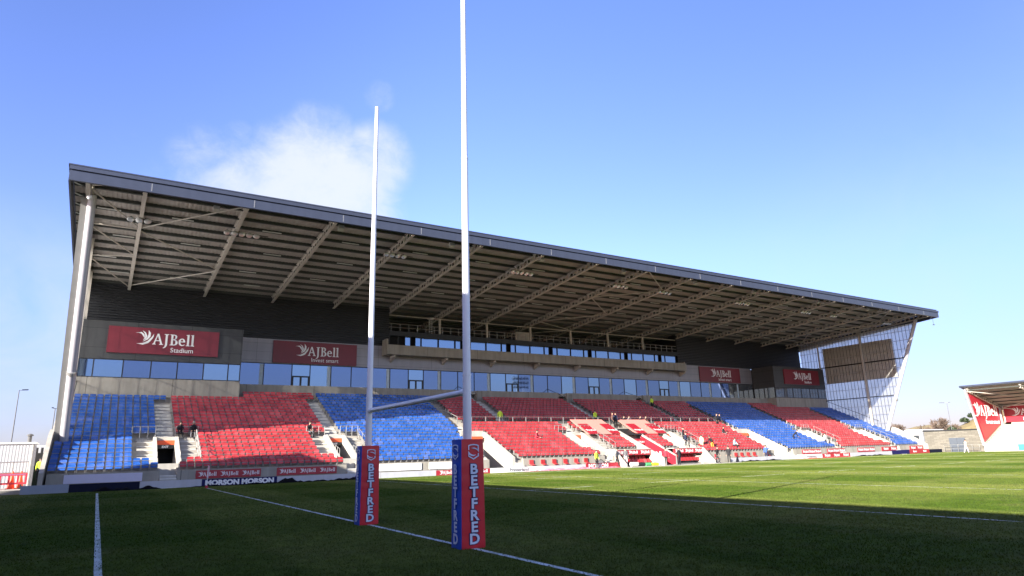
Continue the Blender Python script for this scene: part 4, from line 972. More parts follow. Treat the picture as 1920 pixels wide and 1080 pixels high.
MB().tube((0, 0, .1), (0, 0, .8), .04, n=8).build('bracket', BEAM, cc); MB().lathe([(.05, .12), (.16, .04), (.16, -.04), (.08, -.14), (.02, -.17)], n=14).build('dome', WHITE, cc, True)
cc = empty('security_lamp', (97.9, 36.6, 18.5), 'small lamp hanging below the right front corner of the roof', 'lamp'); MB().tube((0, 0, .1), (0, 0, 1.0), .02, n=6).build('bracket', STEEL, cc); MB().lathe([(.05, .1), (.12, .02), (.12, -.06)], n=10).build('dome', DKST, cc)
cc = empty('dish_rig', (26.5, 59.6, 16.6), 'white dish aerial and lattice stand on the open gallery beside a column', 'aerial')
MB().lathe([(.02, 0), (.35, .08), (.5, .2), (.47, .2), (.3, .1), (.02, .03)], (0, 0, 1.0), 16).build('dish', WHITE, cc, True)
mb = MB()
for sx in (-.18, .18):
    mb.tube((sx, 0, -.8), (sx, 0, 1.0), .025, n=6)
for k in range(7): mb.tube((-.18, 0, -.8+.25*k), (.18, 0, -.6+.25*k), .015, n=5)
mb.build('lattice_stand', WHITE, cc)
sb = empty('scoreboard', (97.27, 48.7, 11.4), 'large grey scoreboard panel mounted on the glazed right end screen', 'scoreboard')
mb = MB().box(0, .10, -5.9, 5.9, 0, 5.95); link('panel', mb.mesh('p', mat('scoreboard_grey', (.44, .43, .39), .7, var=.1, vscale=1, stain=.2)), sb)
mb = MB(); y = -5.8
while y < 5.8: mb.box(-.015, 0, y, y+.03, 0, 5.95); y += .55
link('panel_joints', mb.mesh('j', mat('scoreboard_joint', (.30, .29, .26), .7)), sb)

# ------------------------------------------------------------------ end stands (far one in view, near one behind the camera)
def end_stand(name, x0, s, label, fancy, z0=0.0, yo=0.0):
    o = empty(name, (x0, yo, z0), label, 'grandstand'); YA, YB = -36.0, 35.3
    def X(u): return s*u
    def bxx(u0, u1, y0, y1, z0, z1): return B(min(X(u0), X(u1)), max(X(u0), X(u1)), y0, y1, z0, z1)
    def pr(pts, y0, y1): return MB().prism([(X(a), b) for a, b in pts], y0, y1, 'y')
    link('roof', pr([(-2.7, 9.35), (12.5, 5.55), (12.5, 5.35), (-2.7, 9.1)], YA-.6, YB+.5).mesh('roof', SOFF), o)
    link('fascia', pr([(-2.85, 9.16), (-2.85, 9.38), (-2.65, 9.42), (-2.65, 9.12)], YA-.7, YB+.6).mesh('f', FASC), o)
    for k in range(9):
        u = -2+1.6*k; z = 9.0-.25*(u+2.7); link('purlin', bxx(u, u+.08, YA, YB, z-.16, z).mesh('p', PURL), o)
    for k in range(11):
        y = YB-.25-6.6*k; bmz = MB()
        bmz.prism([(X(-2.5), 8.45), (X(12), 4.85), (X(12), 4.93), (X(-2.5), 8.53)], y-.1, y+.1, 'y'); bmz.prism([(X(-2.5), 8.85), (X(12), 5.25), (X(12), 5.33), (X(-2.5), 8.95)], y-.1, y+.1, 'y')
        u = -2.4
        while u < 11.8: z = 8.5-.25*(u+2.5); bmz.prism([(X(u), z), (X(u+.2), z-.05), (X(u+.2), z+.4), (X(u), z+.42)], y-.02, y+.02, 'y'); u += .6
        link('roof_beam', bmz.mesh('rb', BEAM), o)
        link('column', bxx(6.3, 6.55, y-.1, y+.1, 2.5, 6.4).mesh('c', COLM), o)
    for a, b, c_, d in ((-2.2, YB-.3, 3.0, YB-6.8), (3.0, YB-6.8, 7.0, YB-.3), (7, YB-.3, 9, YB-6.8)):
        link('brace', MB().tube((X(a), b, 8.6-.25*(a+2.5)), (X(c_), d, 8.6-.25*(c_+2.5)), .06, n=6).mesh('br', BEAM), o)
    t = MB()
    for k in range(9): t.box(min(X(.3+.8*k), X(1.1+.8*k)), max(X(.3+.8*k), X(1.1+.8*k)), YA, YB, 0, 1.1+.34*k)
    link('terrace', t.mesh('t', mat('cream_terrace', (.40, .35, .26), .8, var=.08, stain=.12)), o)
    link('front_wall', bxx(-.2, .1, YA, YB, 0, 1.2).mesh('fw', CONCW), o)
    link('rear_wall', bxx(12.2, 12.45, YA, YB, 0, 5.5).mesh('rw', RIB), o)
    link('back_wall', bxx(7.5, 7.7, YA, YB-1, 3.8, 5.2).mesh('bw', CONCW), o)
    for yy in (YB, YA):
        link('end_wall', pr([(.2, 0), (.2, 1.2), (12.3, 5.9), (12.3, 0)], yy-.1, yy+.1).mesh('ew', CONC), o)
        link('end_post', MB().bar((X(-.05), yy, .9), (X(-2.55), yy, 8.9), .16, .5, up=(s, 0, 0)).mesh('ep', COLM), o)
        link('end_screen', pr([(.2, 1.3), (-2.3, 8.75), (7.5, 6.3), (7.5, 4.3)], yy-.03, yy+.03).mesh('es', BOARDR if fancy else RIB), o)
    return o
ns = end_stand('end_stand', 103.2, 1, 'cream terraced stand beyond the far end with red AJBell end wall', True)
o = empty('end_wall_sign', (103.2, 35.22, 0), 'red AJBell Invest smart lettering on the end wall of the far stand', 'sign')
link('panel', MB().prism([(.3, 1.7), (-2.0, 8.5), (7.4, 6.2), (7.4, 4.4)], -.03, 0, 'y').mesh('p', BOARDR), o)
link('lettering', logo_me(1.55, .01), o, (.47, -.05, 5.1)); link('lettering', text_me('Invest smart', .85, .01, .02, 'RIGHT', LETT), o, (5.9, -.05, 3.95))
o = empty('back_wall_sign', (110.6, 25.6, 4.15), 'long red AJBell Invest smart sign along the back of the far stand', 'sign')
link('panel', B(-.1, 0, -9, 9.3, 0, 2.35).mesh('p', BOARDR), o); link('frame', MB().box(-.14, -.1, -9.1, 9.4, 2.35, 2.45).box(-.14, -.1, 9.3, 9.4, 0, 2.35).mesh('f', WHITE), o)
for k in range(2):
    link('lettering', logo_me(.95, .01), o, (-.13, 7.2-9*k, .95), -math.pi/2); link('lettering', text_me('Invest smart', .6, .01, .012, 'RIGHT', LETT), o, (-.13, 4.0-9*k, .2), -math.pi/2)
end_stand('end_stand', -15.75, -1, 'matching low stand behind the near goal line, roof shading the pitch', False, .86, -.7)
tag(B(102.9, 102.98, 26.5, 31.0, .15, .95).build('banner', mat('blue_banner', (.05, .25, .75), .5)), 'blue and white banner on the front wall of the far stand', 'banner')
# block wall with grey door beside the far stand
bw2 = empty('block_wall', (103.6, 36, 0), 'pale split-block wall with grey door between the two stands', 'wall')
def block_mat():
    m = bpy.data.materials.new('coursed_block'); m.use_nodes = True; N = m.node_tree.nodes; L = m.node_tree.links; b = N['Principled BSDF']; b.inputs['Roughness'].default_value = .9
    geo = N.new('ShaderNodeNewGeometry'); mp = N.new('ShaderNodeMapping'); mp.inputs['Rotation'].default_value = (math.pi/2, 0, math.pi/2); L.new(geo.outputs['Position'], mp.inputs['Vector'])
    sp = N.new('ShaderNodeSeparateXYZ'); L.new(geo.outputs['Position'], sp.inputs[0]); cb = N.new('ShaderNodeCombineXYZ'); L.new(sp.outputs[1], cb.inputs[0]); L.new(sp.outputs[2], cb.inputs[1])
    br = N.new('ShaderNodeTexBrick'); L.new(cb.outputs[0], br.inputs['Vector']); br.inputs['Scale'].default_value = 1; br.inputs['Brick Width'].default_value = .9; br.inputs['Row Height'].default_value = .22; br.inputs['Mortar Size'].default_value = .02
    br.inputs['Color1'].default_value = (.200, .185, .155, 1); br.inputs['Color2'].default_value = (.140, .130, .108, 1); br.inputs['Mortar'].default_value = (.10, .092, .08, 1)
    L.new(br.outputs[0], b.inputs['Base Color']); return m
link('wall', B(0, .3, -.4, 7.6, 0, 3.1).mesh('w', block_mat()), bw2); link('coping', B(-.08, .4, -.4, 7.7, 3.1, 3.28).mesh('c', DKST), bw2)
d_ = link('door', B(-.06, 0, 1.9, 4.1, 0, 2.05).mesh('d', DOORG), bw2); link('handle', B(-.1, -.06, 2.9, 3.0, .95, 1.1).mesh('h', STEEL), d_); link('joint', B(-.066, -.06, 2.99, 3.01, 0, 2.05).mesh('j', DKST), d_)
fr = MB()
for z in (1.05, .55): fr.tube((102.6, 35.7, z), (102.6, 40.5, z), .025, n=6)
for k in range(6): fr.tube((102.6, 35.7+.96*k, 0), (102.6, 35.7+.96*k, 1.05), .025, n=6)
tag(fr.build('barrier_rail', STEEL), 'low grey rail in front of the grey door', 'railing')
hb = empty('store_building', (104, 45.5, 0), 'low white flat-roofed store behind the right end of the stand', 'building')
link('wall', B(0, 6, -1.5, 4, 0, 3.35).mesh('w', HUT), hb); link('roof', B(-.2, 6.2, -1.7, 4.2, 3.35, 3.5).mesh('r', WHITE), hb)
wd = link('window', B(-.04, 0, -.9, 1.4, 1.9, 2.6).mesh('wn', DKST), hb); link('pane', B(-.05, -.04, -.8, .2, 2.0, 2.5).mesh('pn', GLASS2), wd)

# ------------------------------------------------------------------ far scenery
def hill(cx, cy, rx, ry, h, seed):
    rnd = random.Random(seed); mb = MB(); n, m_ = 26, 26; vs = []
    for i in range(n+1):
        for j in range(m_+1):
            u, v = i/n*2-1, j/m_*2-1; r = min(1, math.hypot(u, v)); z = h*(math.cos(r*math.pi)*.5+.5)+rnd.uniform(-.15, .15)*(1-r)*2
            vs.append((cx+u*rx, cy+v*ry, z-.1))
    mb.add(vs, [(i*(m_+1)+j, (i+1)*(m_+1)+j, (i+1)*(m_+1)+j+1, i*(m_+1)+j+1) for i in range(n) for j in range(m_)])
    return tag(mb.build('hill', hill_mat(), None, True), kind='structure')
hill(178, 60, 26, 24, 8.8, 3); hill(215, 96, 40, 28, 6.5, 4)
def tree(x, y, h, seed, label, spread=1.0, dense=1.0, z0=0, twig=TWIG):
    rnd = random.Random(seed); o = empty('bare_tree', (x, y, z0), label, 'tree', 'leafless trees beyond the wall')
    tr, cr = MB(), MB()
    def grow(p, d, L_, r, depth, mb):
        q = p+d*L_; mb.tube(p, q, max(r, .035), max(r*.68, .03), n=5 if depth < 3 else 3, cap=False)
        if depth >= 6 or L_ < .22: return
        for k in range(3 if depth in (1, 2, 3) else 2 if depth < 6 else 3):
            a = Vector((rnd.gauss(0, 1), rnd.gauss(0, 1), rnd.gauss(.25, .6))).normalized()
            nd = (d*.9+a*(.62*spread)).normalized(); nd.z = max(nd.z, -.05)
            grow(q-d*L_*rnd.uniform(0, .35), nd.normalized(), L_*rnd.uniform(.64, .88), max(.02, r*.62), depth+1, cr if depth >= 1 else mb)
    tr.tube((0, 0, -.3), (0, 0, h*.22), h*.026, h*.02, n=8)
    for k in range(4):
        a = rnd.uniform(0, 6.28); grow(Vector((0, 0, h*.2)), Vector((math.cos(a)*.45*spread, math.sin(a)*.45*spread, 1)).normalized(), h*.19, h*.014, 0 if k else 0, tr if k == 0 else cr)
    link('trunk', tr.mesh('trunk', BARK), o); link('crown', cr.mesh('crown', twig), o); return o
tree(172, 84, 8.2, 11, 'broad bare brown tree just right of the inclined end post', 1.2)
tree(176, 78.5, 7.4, 12, 'rounded bare tree second from the stand over the white store', 1.2)
tree(180, 89, 7.6, 13, 'bare tree partly hidden behind the inclined end post', 1.1)
tree(166, 71.5, 8.6, 14, 'pale bare tree with upright branches over the block wall', .9)
tree(171, 73.5, 7.0, 15, 'thin bare tree left of the pale upright one', .9)
tree(168, 69.2, 7.4, 16, 'bare shrubby tree at the foot of the dry grass hill', 1.0)
def bush(x, y, z, r, seed, label):
    rnd = random.Random(seed); o = empty('bush', (x, y, z), label, 'bush', 'dark bushes on the hill'); mb = MB()
    for k in range(420):
        d = Vector((rnd.gauss(0, 1), rnd.gauss(0, 1), abs(rnd.gauss(0, .9)))).normalized()*r*rnd.uniform(.35, 1.05); a = Vector((rnd.gauss(0, 1), rnd.gauss(0, 1), rnd.gauss(0, 1))).normalized()*.2; b = a.cross(Vector((.3, .5, .8))).normalized()*.14
        mb.add([d-a, d+b, d+a, d-b], [(0, 1, 2, 3)])
    link('foliage', mb.mesh('f', mat('evergreen_leaf', (.05, .075, .035), .7, var=.5, vscale=1.2)), o); link('stem', MB().tube((0, 0, -1), (0, 0, r*.4), .1, n=6).mesh('s', BARK), o)
bush(172, 66.3, 6.9, 1.1, 1, 'dark rounded bush on top of the dry hill'); bush(171, 67.8, 5.9, 1.0, 2, 'dark bush below the hilltop beside the lamp'); bush(166, 68.6, 4.0, .9, 3, 'low dark bush at the foot of the hill')
LPOST = mat('lamp_post_grey', (.12, .12, .13), .6)
def street_lamp(x, y, h, heads, label):
    o = empty('street_lamp', (x, y, 0), label, 'street lamp', 'lamp posts outside the ground')
    link('pole', MB().tube((0, 0, 0), (0, 0, h), .08, .05, 8).mesh('p', LPOST), o)
    for dx, dy in heads:
        link('arm', MB().tube((0, 0, h-.05), (dx*.4, dy*.4, h+.05), .04, n=6).mesh('a', STEEL), o); link('lamp_head', MB().bar((dx*.3, dy*.3, h+.05), (dx*.95, dy*.95, h+.1), .25, .12).mesh('l', DKST), o)
street_lamp(-15.95, 95, 11.3, [(1, .2)], 'tall slim lamp post rising behind the white hut at far left')
street_lamp(-11.8, 95, 9.0, [(1, .2), (-.4, 0)], 'shorter lamp post close beside the left end of the stand')
street_lamp(150, 61.2, 9.6, [(-.7, 1.3), (.3, -.6)], 'lamp post with two heads over the block wall')
street_lamp(175, 66.8, 11.3, [(-.3, 1.6)], 'farther lamp post with a flat head near the hilltop')

# ------------------------------------------------------------------ left corner: hut, shelter, barriers
hut = empty('site_hut', (-14, 52, 0), 'white corrugated hut behind the barriers at the far left', 'hut')
mb = MB(); x = -6.0; pts = []
while x < 3.45: pts += [(x, 0), (x+.07, 0), (x+.10, .012), (x+.17, .012)]; x += .20
n = len(pts); mb.add([(a, d, 0) for a, d in pts]+[(a, d, 3.38) for a, d in pts], [(i, i+1, n+i+1, n+i) for i in range(n-1)]); mb.box(-6, 3.3, .03, 3, 0, 3.38)
link('wall', mb.mesh('w', HUT), hut); link('roof_edge', B(-6.1, 3.5, -.1, 3.1, 3.38, 3.5).mesh('r', WHITE), hut)
link('vent', MB().tube((3.0, .6, 3.5), (3.0, .6, 4.0), .14, n=12).lathe([(.24, 0), (.22, .08), (.05, .16)], (3.0, .6, 4.0), 12).mesh('v', INT), hut)
link('drainpipe', MB().tube((3.32, -.06, 0), (3.32, -.06, 3.3), .05, n=8).mesh('d', STEEL), hut)
sh = empty('gate_shelter', (-10.4, 58, 0), 'dark covered gateway with slatted canopy between hut and stand', 'shelter')
mb = MB()
for k in range(6): mb.box(-.95+.36*k, -.95+.36*k+.16, -.6, .1, 2.75, 3.25)
link('canopy', mb.mesh('c', HUT), sh); link('beam', B(-1.1, 1.2, -.1, .1, 3.25, 3.36).mesh('b', WHITE), sh); link('back', B(-1.6, 1.0, .9, 1.0, 0, 3.2).mesh('bk', DARK), sh); link('gate', MB().box(-1.0, .9, .3, .34, 0, 1.7).mesh('g', mat('dark_green_gate', (.015, .03, .015), .7)), sh)
link('post', MB().box(-1.15, -1.0, -.1, .1, 0, 3.25).box(.95, 1.1, -.1, .1, 0, 3.25).mesh('p', STEEL), sh)
rl = MB()
for z in (1.95, 1.25): rl.tube((-16, 45.2, z), (-10.3, 45.2, z+.06), .045, n=8)
for x in (-15, -14, -13, -12, -11.2, -10.35): rl.tube((x, 45.2, 0), (x, 45.2, 2.0), .035, n=8)
tag(rl.build('handrail', STEEL), 'pale tubular handrail in front of the white hut', 'railing')
def barrier(x, y, rz, label):
    o = empty('traffic_barrier', (x, y, .25), label, 'barrier', 'red plastic barriers at the far left', rz)
    mb = MB().box(-1, 1, -.05, .05, .85, 1.02).box(-1, 1, -.05, .05, .30, .42)
    for xx in (-1, -.52, -.04, .44, .88): mb.box(xx, xx+.12, -.045, .045, .42, .85)
    link('panel', mb.mesh('p', BARR), o); link('foot', MB().box(-.8, -.6, -.3, .3, 0, .07).box(.6, .8, -.3, .3, 0, .07).box(-.74, -.66, -.04, .04, .07, .3).box(.66, .74, -.04, .04, .07, .3).mesh('f', DKST), o)
    link('reflector', MB().box(-.9, .9, -.058, -.05, .89, .98).mesh('r', mat('reflector_mauve', (.35, .12, .22), .4)), o)
barrier(-11.2, 44.0, .05, 'red plastic barrier nearest the grey end wall'); barrier(-13.2, 43.6, -.1, 'red plastic barrier at the left picture edge')
def cone(x, y, label):
    o = empty('traffic_cone', (x, y, .25), label, 'cone', 'orange cones behind the barriers'); link('body', MB().lathe([(.22, .04), (.19, .2), (.13, .55), (.05, 1.15)], n=14).mesh('c', ORANGE, True), o); link('foot', B(-.28, .28, -.28, .28, 0, .05).mesh('f', ORANGE), o)
cone(-10.6, 44.7, 'orange cone behind the right end of the red barriers'); cone(-11.1, 45.0, 'orange cone standing left of the other cone'); cone(-12.2, 44.4, 'orange cone near the left picture edge')
tag(B(-16, -9.4, 41.2, 47, 0, .25).build('corner_path', CONC), kind='structure')

# ------------------------------------------------------------------ floodlight pylon across the pitch (mirrored in the glass)
py = empty('floodlight_pylon', (105, -45, 0), 'floodlight mast across the pitch, mirrored in the long windows', 'floodlight mast')
mb = MB()
for sx in (-1.2, 1.2): mb.tube((sx, 0, 0), (sx, 0, 21), .18, .14, 8)
for k in range(10): mb.tube((-1.2, 0, 2*k), (1.2, 0, 2*k+2), .07, n=6)
link('mast', mb.mesh('m', STEEL), py)
for r in range(3):
    for k in range(5): link('lamp', LAMP, py, (-2.6+1.3*k, 0, 21.6+1.3*r), 0, (2.2, 2.2, 2.2)).rotation_euler = (math.radians(-60), 0, 0)
link('headframe', MB().box(-3.2, 3.2, -.1, .1, 21.3, 21.45).box(-3.2, 3.2, -.1, .1, 22.6, 22.75).box(-3.2, 3.2, -.1, .1, 23.9, 24.05).mesh('h', DKST), py)

# ------------------------------------------------------------------ people
def person_mesh(pose, seed=0):
    J = {}
    sit = pose == 'sit'; bend = pose == 'bend'
    ph = .52 if sit else .93
    J['pel'] = (0, .02 if not sit else .05, ph)
    lean = .05 if pose == 'stand' else (.14 if sit else (.45 if bend else .08))
    J['che'] = (0, J['pel'][1]-lean*.8, ph+.42 - (.12 if bend else 0)); J['nec'] = (0, J['che'][1]-lean*.22, J['che'][2]+.15); J['hea'] = (0, J['nec'][1]-.03-(.1 if bend else 0), J['nec'][2]+.13); J['top'] = (0, J['hea'][1]+.01, J['hea'][2]+.11)
    fold = pose == 'fold'; point = pose == 'point'
    for s, sx in (('l', -1), ('r', 1)):
        st = .10 if pose == 'walk' else 0
        fy = -st*2.2 if sx < 0 else st*2.2
        J['hip'+s] = (sx*.095, J['pel'][1], ph-.06)
        if sit: J['kne'+s] = (sx*.13, -.40, .50); J['ank'+s] = (sx*.13, -.40, .09); J['toe'+s] = (sx*.14, -.58, .04)
        else: J['kne'+s] = (sx*.11, fy*.6-.03, .50); J['ank'+s] = (sx*.12, fy, .09); J['toe'+s] = (sx*.14, fy-.17, .04)
        cy, cz = J['che'][1], J['che'][2]+.05
        J['sho'+s] = (sx*.19, cy, cz)
        if sit: J['elb'+s] = (sx*.24, cy-.10, cz-.27); J['wri'+s] = (sx*.14, cy-.32, cz-.36)
        elif bend: J['elb'+s] = (sx*.22, cy-.12, cz-.28); J['wri'+s] = (sx*.16, cy-.26, cz-.50)
        elif fold: J['elb'+s] = (sx*.25, cy-.06, cz-.28); J['wri'+s] = (sx*.02, cy-.24, cz-.22)
        elif point and sx > 0: J['elb'+s] = (sx*.30, cy-.22, cz-.10); J['wri'+s] = (sx*.42, cy-.42, cz+.04)
        else: J['elb'+s] = (sx*.25, cy+.02-fy*.3, cz-.30); J['wri'+s] = (sx*.25, cy-.10-fy*.5, cz-.55)
    R = dict(pel=.135, che=.155, nec=.058, hea=.098, top=.075, hip=.095, kne=.062, ank=.045, toe=.038, sho=.066, elb=.046, wri=.032)
    names = list(J); E = [('pel', 'che'), ('che', 'nec'), ('nec', 'hea'), ('hea', 'top')]
    for s in 'lr': E += [('pel', 'hip'+s), ('hip'+s, 'kne'+s), ('kne'+s, 'ank'+s), ('ank'+s, 'toe'+s), ('che', 'sho'+s), ('sho'+s, 'elb'+s), ('elb'+s, 'wri'+s)]
    me = bpy.data.meshes.new('p'); me.from_pydata([J[n] for n in names], [(names.index(a), names.index(b)) for a, b in E], [])
    o = bpy.data.objects.new('tmp', me); COL.objects.link(o)
    md = o.modifiers.new('s', 'SKIN'); sub = o.modifiers.new('u', 'SUBSURF'); sub.levels = 1; sub.render_levels = 1
    for i, n in enumerate(names):
        r = R.get(n, R.get(n[:3])); o.data.skin_vertices[0].data[i].radius = (r*(1.25 if n in ('che', 'pel') else 1), r*(.8 if n in ('che', 'pel') else 1)); 
    o.data.skin_vertices[0].data[0].use_root = True
    dg = bpy.context.evaluated_depsgraph_get(); dg.update(); out = bpy.data.meshes.new_from_object(o.evaluated_get(dg)); bpy.data.objects.remove(o)
    bm = bmesh.new(); bm.from_mesh(out)
    def seg(p, a, b):
        a, b = Vector(J[a]), Vector(J[b]); t = max(0, min(1, (p-a).dot(b-a)/(b-a).length_squared)); return (p-(a+(b-a)*t)).length
    for f in bm.faces:
        c = f.calc_center_median(); d = {e: seg(c, *e) for e in E}; e = min(d, key=d.get)
        k = 1
        if e in (('nec', 'hea'), ('hea', 'top')): k = 0 if c.z > J['nec'][2]+.01 else 1
        elif e[0][:3] in ('hip', 'kne') or e == ('pel', 'hipl') or e == ('pel', 'hipr') or (c.z < J['pel'][2]-.02 and e == ('pel', 'che')): k = 2
        elif e[0][:3] == 'ank': k = 3
        f.material_index = k; f.smooth = True
    # face and hands
    def blob(c, r, mi):
        g = bmesh.ops.create_icosphere(bm, subdivisions=1, radius=1, matrix=Matrix.Translation(c) @ Matrix.Diagonal((r[0], r[1], r[2], 1)))
        for v in g['verts']:
            for f in v.link_faces: f.material_index = mi; f.smooth = True
    h = Vector(J['hea'])
    blob(h+Vector((0, -.10, .005)), (.014, .025, .025), 0)
    for sx in (-1, 1): blob(h+Vector((sx*.034, -.093, .03)), (.012, .008, .008), 3); blob(h+Vector((sx*.097, 0, .005)), (.012, .022, .032), 0)
    blob(h+Vector((0, -.092, -.045)), (.025, .01, .007), 3)
    for s, sx in (('l', -1), ('r', 1)):
        w = Vector(J['wri'+s]); d = (w-Vector(J['elb'+s])).normalized(); sd = d.cross(Vector((0, 1, .1))).normalized()
        blob(w+d*.05, (.034, .026, .045), 0)
        for q in range(5):
            a = w+d*(.07 if q < 4 else .03)+sd*(.014*(q-1.5) if q < 4 else -.035*sx); e_ = a+d*(.07-.006*abs(q-1.5) if q < 4 else .03)+Vector((0, -.012, 0))
            u = (e_-a).normalized(); pa = u.orthogonal().normalized()*.008; pb = u.cross(pa)
            vs = [bm.verts.new(p) for p in (a+pa, a+pb, a-pa, a-pb, e_+pa*.8, e_+pb*.8, e_-pa*.8, e_-pb*.8)]
            for f in ((0, 1, 5, 4), (1, 2, 6, 5), (2, 3, 7, 6), (3, 0, 4, 7), (4, 5, 6, 7)): bm.faces.new([vs[k] for k in f]).material_index = 0
    me2 = bpy.data.meshes.new('person_'+pose); bm.to_mesh(me2); bm.free(); bpy.data.meshes.remove(out)
    for m in (SKIN, C_BLK, C_BLK, C_BLK): me2.materials.append(m)
    # hair cap
    hb_ = MB(); c = Vector(J['hea'])+Vector((0, .018, .055)); prof = []
    for k in range(6): a = math.radians(-18+k*20); prof.append((.112*math.cos(a), .10*math.sin(a)))
    hb_.lathe(prof, c, 12); return me2, hb_.mesh('hair', HAIR, True)
POSES = {p: person_mesh(p) for p in ('stand', 'walk', 'sit', 'bend', 'fold', 'point')}
def person(x, y, z, pose, top, bottom, label, rz=0.0, hair=HAIR, sc=1.0):
    me, hm = POSES[pose]; o = link('person', me, None, (x, y, z), rz, (sc, sc, sc)); tag(o, label, 'person')
    for i, m in ((1, top), (2, bottom), (3, C_BLK)):
        o.material_slots[i].link = 'OBJECT'; o.material_slots[i].material = m
    h = link('hair', hm, o)
    if hair is not HAIR: h.material_slots[0].link = 'OBJECT'; h.material_slots[0].material = hair
    return o
def zt(i): return ZI[i]
PI = math.pi
person(-.95, YI[8]+.30, zt(8)-.08, 'sit', C_BLK, C_BLK, 'person in black seated left of a pair beside the first stairway', .1)
person(.0, YI[8]+.30, zt(8)-.08, 'sit', C_BLK, C_GRY, 'pale-haired person in black seated right of a pair beside the first stairway', -.1, cloth('grey_hair', (.45, .40, .33)))
person(9.2, YI[8]+.30, zt(8)-.08, 'sit', C_BLK, C_GRY, 'person in black seated at the end of the first red block', .3)
person(29.9, 49.25, zt(11), 'stand', C_HV, C_BLK, 'hi-vis steward standing at the gangway right of the nearer post', PI*.8)
person(42.9, 49.3, zt(11), 'stand', C_HV, C_BLK, 'hi-vis steward standing at the gangway above the pink sheets', PI)
person(56.4, 53.9, zt(18), 'stand', C_HV, C_BLK, 'hi-vis steward standing high on the third upper stairway', PI)
person(44.55, 48.3, zt(10), 'walk', C_BRN, C_BLK, 'person in dark brown coat walking on the gangway, left of two', 1.2)
person(45.35, 48.6, zt(10), 'stand', C_NVY, C_BLK, 'person in dark navy coat standing on the gangway, right of two', -.4)
for k, (x, m, l) in enumerate(((46.7, C_BLK, 'masked person in black seated behind the right pink sheet, first from left'), (47.5, C_GRY, 'person in grey seated behind the right pink sheet, second from left'), (49.3, C_BLK, 'person in black seated behind the right pink sheet, third from left'), (50.2, C_BRN, 'person in brown seated behind the right pink sheet, fourth from left'))):
    person(x, 48.75, zt(10)+.05, 'sit', m, C_BLK, l)
person(31.6, YI[5]+.3, zt(5)-.08, 'sit', C_RED, C_RED, 'person in red kit seated alone among the lower red seats', .6)
person(35.2, 39.9, 0, 'stand', C_HV, C_BLK, 'hi-vis steward standing behind the grey boards left of the dugout', .2)
person(38.1, 40.3, .1, 'walk', C_GRY, C_BLK, 'person in grey standing by the left end of the left dugout', .6)
person(39.2, 40.2, .1, 'stand', C_GRY, C_WHT, 'photographer in grey standing in front of the left dugout', -.5)
person(43.0, 38.4, 0, 'walk', C_RED, C_BLK, 'person in red top walking in front of the tunnel', -.6)
person(45.3, 38.8, 0, 'stand', C_BLK, C_BLK, 'person in black standing with back turned by the right dugout', PI)
person(50.7, 42.9, 1.66, 'stand', C_NVY, C_BLK, 'person in navy standing in the exit right of the tunnel', .1)
person(51.7, 44.2, zt(4), 'stand', C_BLK, C_BLK, 'person in black standing on steps beside the right exit', .5)
person(52.6, 42.3, zt(1), 'stand', C_PYL, C_PYL, 'person in pale yellow hi-vis standing on the steps by the right dugout', 2.6)
person(54.0, 42.0, zt(1), 'bend', C_BLK, C_ORG, 'person in black and orange bending over the lower red seats', -1.4)
person(51.0, 38.8, 0, 'walk', C_BLK, C_BLK, 'person in black jacket standing beside a red chair on the apron', .5)
person(52.5, 38.5, 0, 'stand', C_BLK, C_BLK, 'tall person in black suit standing alone on the apron', -1.1)
person(59.9, 45.4, zt(6)-.1, 'sit', C_BLK, C_GRY, 'person in black seated alone in the upper part of the sunny red block', .4)
person(62.4, 48.4, zt(10), 'stand', C_BLK, C_BLK, 'person in black standing at the shade edge, left of two', .2); person(63.3, 48.7, zt(10), 'stand', C_NVY, C_BLK, 'person in navy standing at the shade edge, right of two', -.3)
person(57.6, 41.9, zt(1), 'sit', C_LBL, C_BLK, 'person in light blue seated in the front row of the red block', .2)
person(61.2, 40.4, .0, 'point', C_BLU, C_NVY, 'person in blue jacket pointing beside the small wall seats', -.8)
person(71.2, 43.6, zt(3), 'bend', C_BLK, C_BLK, 'person in black leaning among the right blue seats', .5)
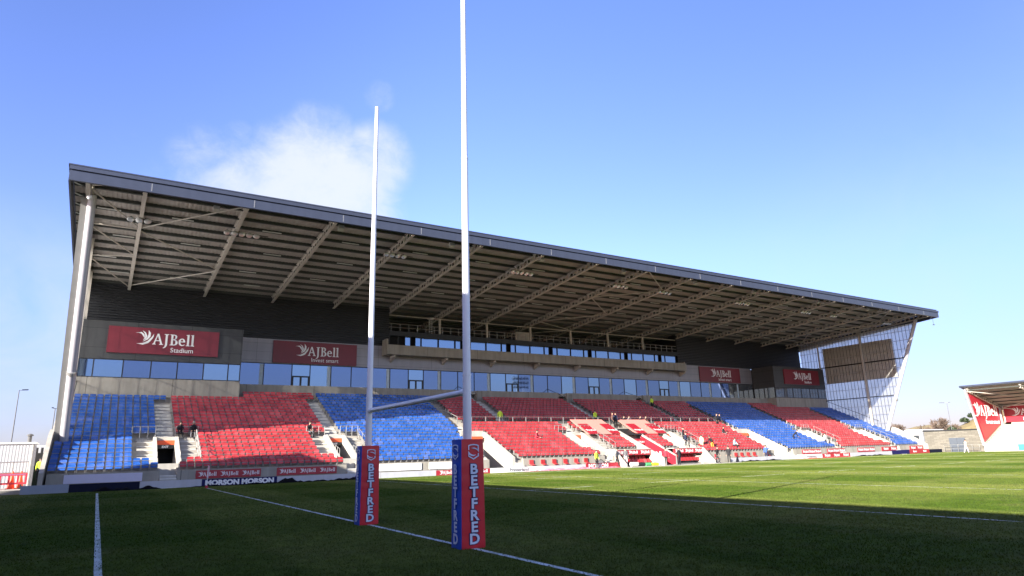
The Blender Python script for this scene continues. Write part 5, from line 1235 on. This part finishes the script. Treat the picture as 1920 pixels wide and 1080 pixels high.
person(75.9, 42.2, zt(1), 'stand', C_WHT, C_NVY, 'person in white shirt standing at the foot of the right blue seats', PI)
person(91.5, 32.5, 0, 'walk', C_PYL, C_WHT, 'person in pale yellow top walking in front of the grey door', .9)
person(-10.35, 57.2, .55, 'stand', C_HV, C_BLK, 'hi-vis steward standing in the dark gateway at far left', 0)
o = empty('folding_chair', (51.7, 39.4, 0), 'red folding chair standing on the apron beside the black jacket', 'chair')
link('seat', B(-.22, .22, -.22, .22, .42, .47).mesh('s', C_RED), o); link('backrest', B(-.22, .22, .18, .22, .6, .95).mesh('b', C_RED), o)
for sx in (-.2, .2):
    for sy in (-.2, .2): link('leg', MB().tube((sx, sy, 0), (sx, sy, .95 if sy > 0 else .43), .014, n=6).mesh('l', STEEL), o)
def bag(x, y, w, h, m, label): 
    o = empty('kit_bag', (x, y, 0), label, 'bag', 'bags beside the left dugout'); mb = MB(); mb.tube((-w, 0, h*.5), (w, 0, h*.5), h*.5, h*.46, 12); link('body', mb.mesh('b', m, True), o); link('strap', MB().tube((-w*.4, 0, h), (w*.4, 0, h), .02, n=6).mesh('s', C_BLK), o)
bag(40.6, 39.5, .45, .4, C_BLK, 'black bag leaning in front of the left dugout'); bag(41.4, 39.4, .35, .36, mat('green_bag', (.08, .40, .15), .6), 'green bag beside the black bag'); bag(42.3, 39.3, .4, .34, mat('yellow_bag', (.8, .62, .03), .6), 'yellow bag nearest the tunnel'); bag(39.8, 39.6, .5, .45, C_WHT, 'large white bag behind the MORSON board')
o = empty('litter_bin', (36.3, 40.5, 0), 'round grey drum standing beside the hi-vis steward', 'drum'); MB().tube((0, .35, .42), (0, .1, .42), .42, .42, 20).build('shell', INT, o, True); MB().tube((0, .1, .42), (0, .08, .42), .3, .3, 20).build('rim', STEEL, o)
cn = empty('traffic_cone', (54.9, 39.4, 0), 'small dark cone at the left end of the grey boards', 'cone'); MB().lathe([(.2, .03), (.13, .3), (.03, .7)], n=12).build('body', C_GRY, cn, True); B(-.24, .24, -.24, .24, 0, .03).build('foot', DKST, cn)
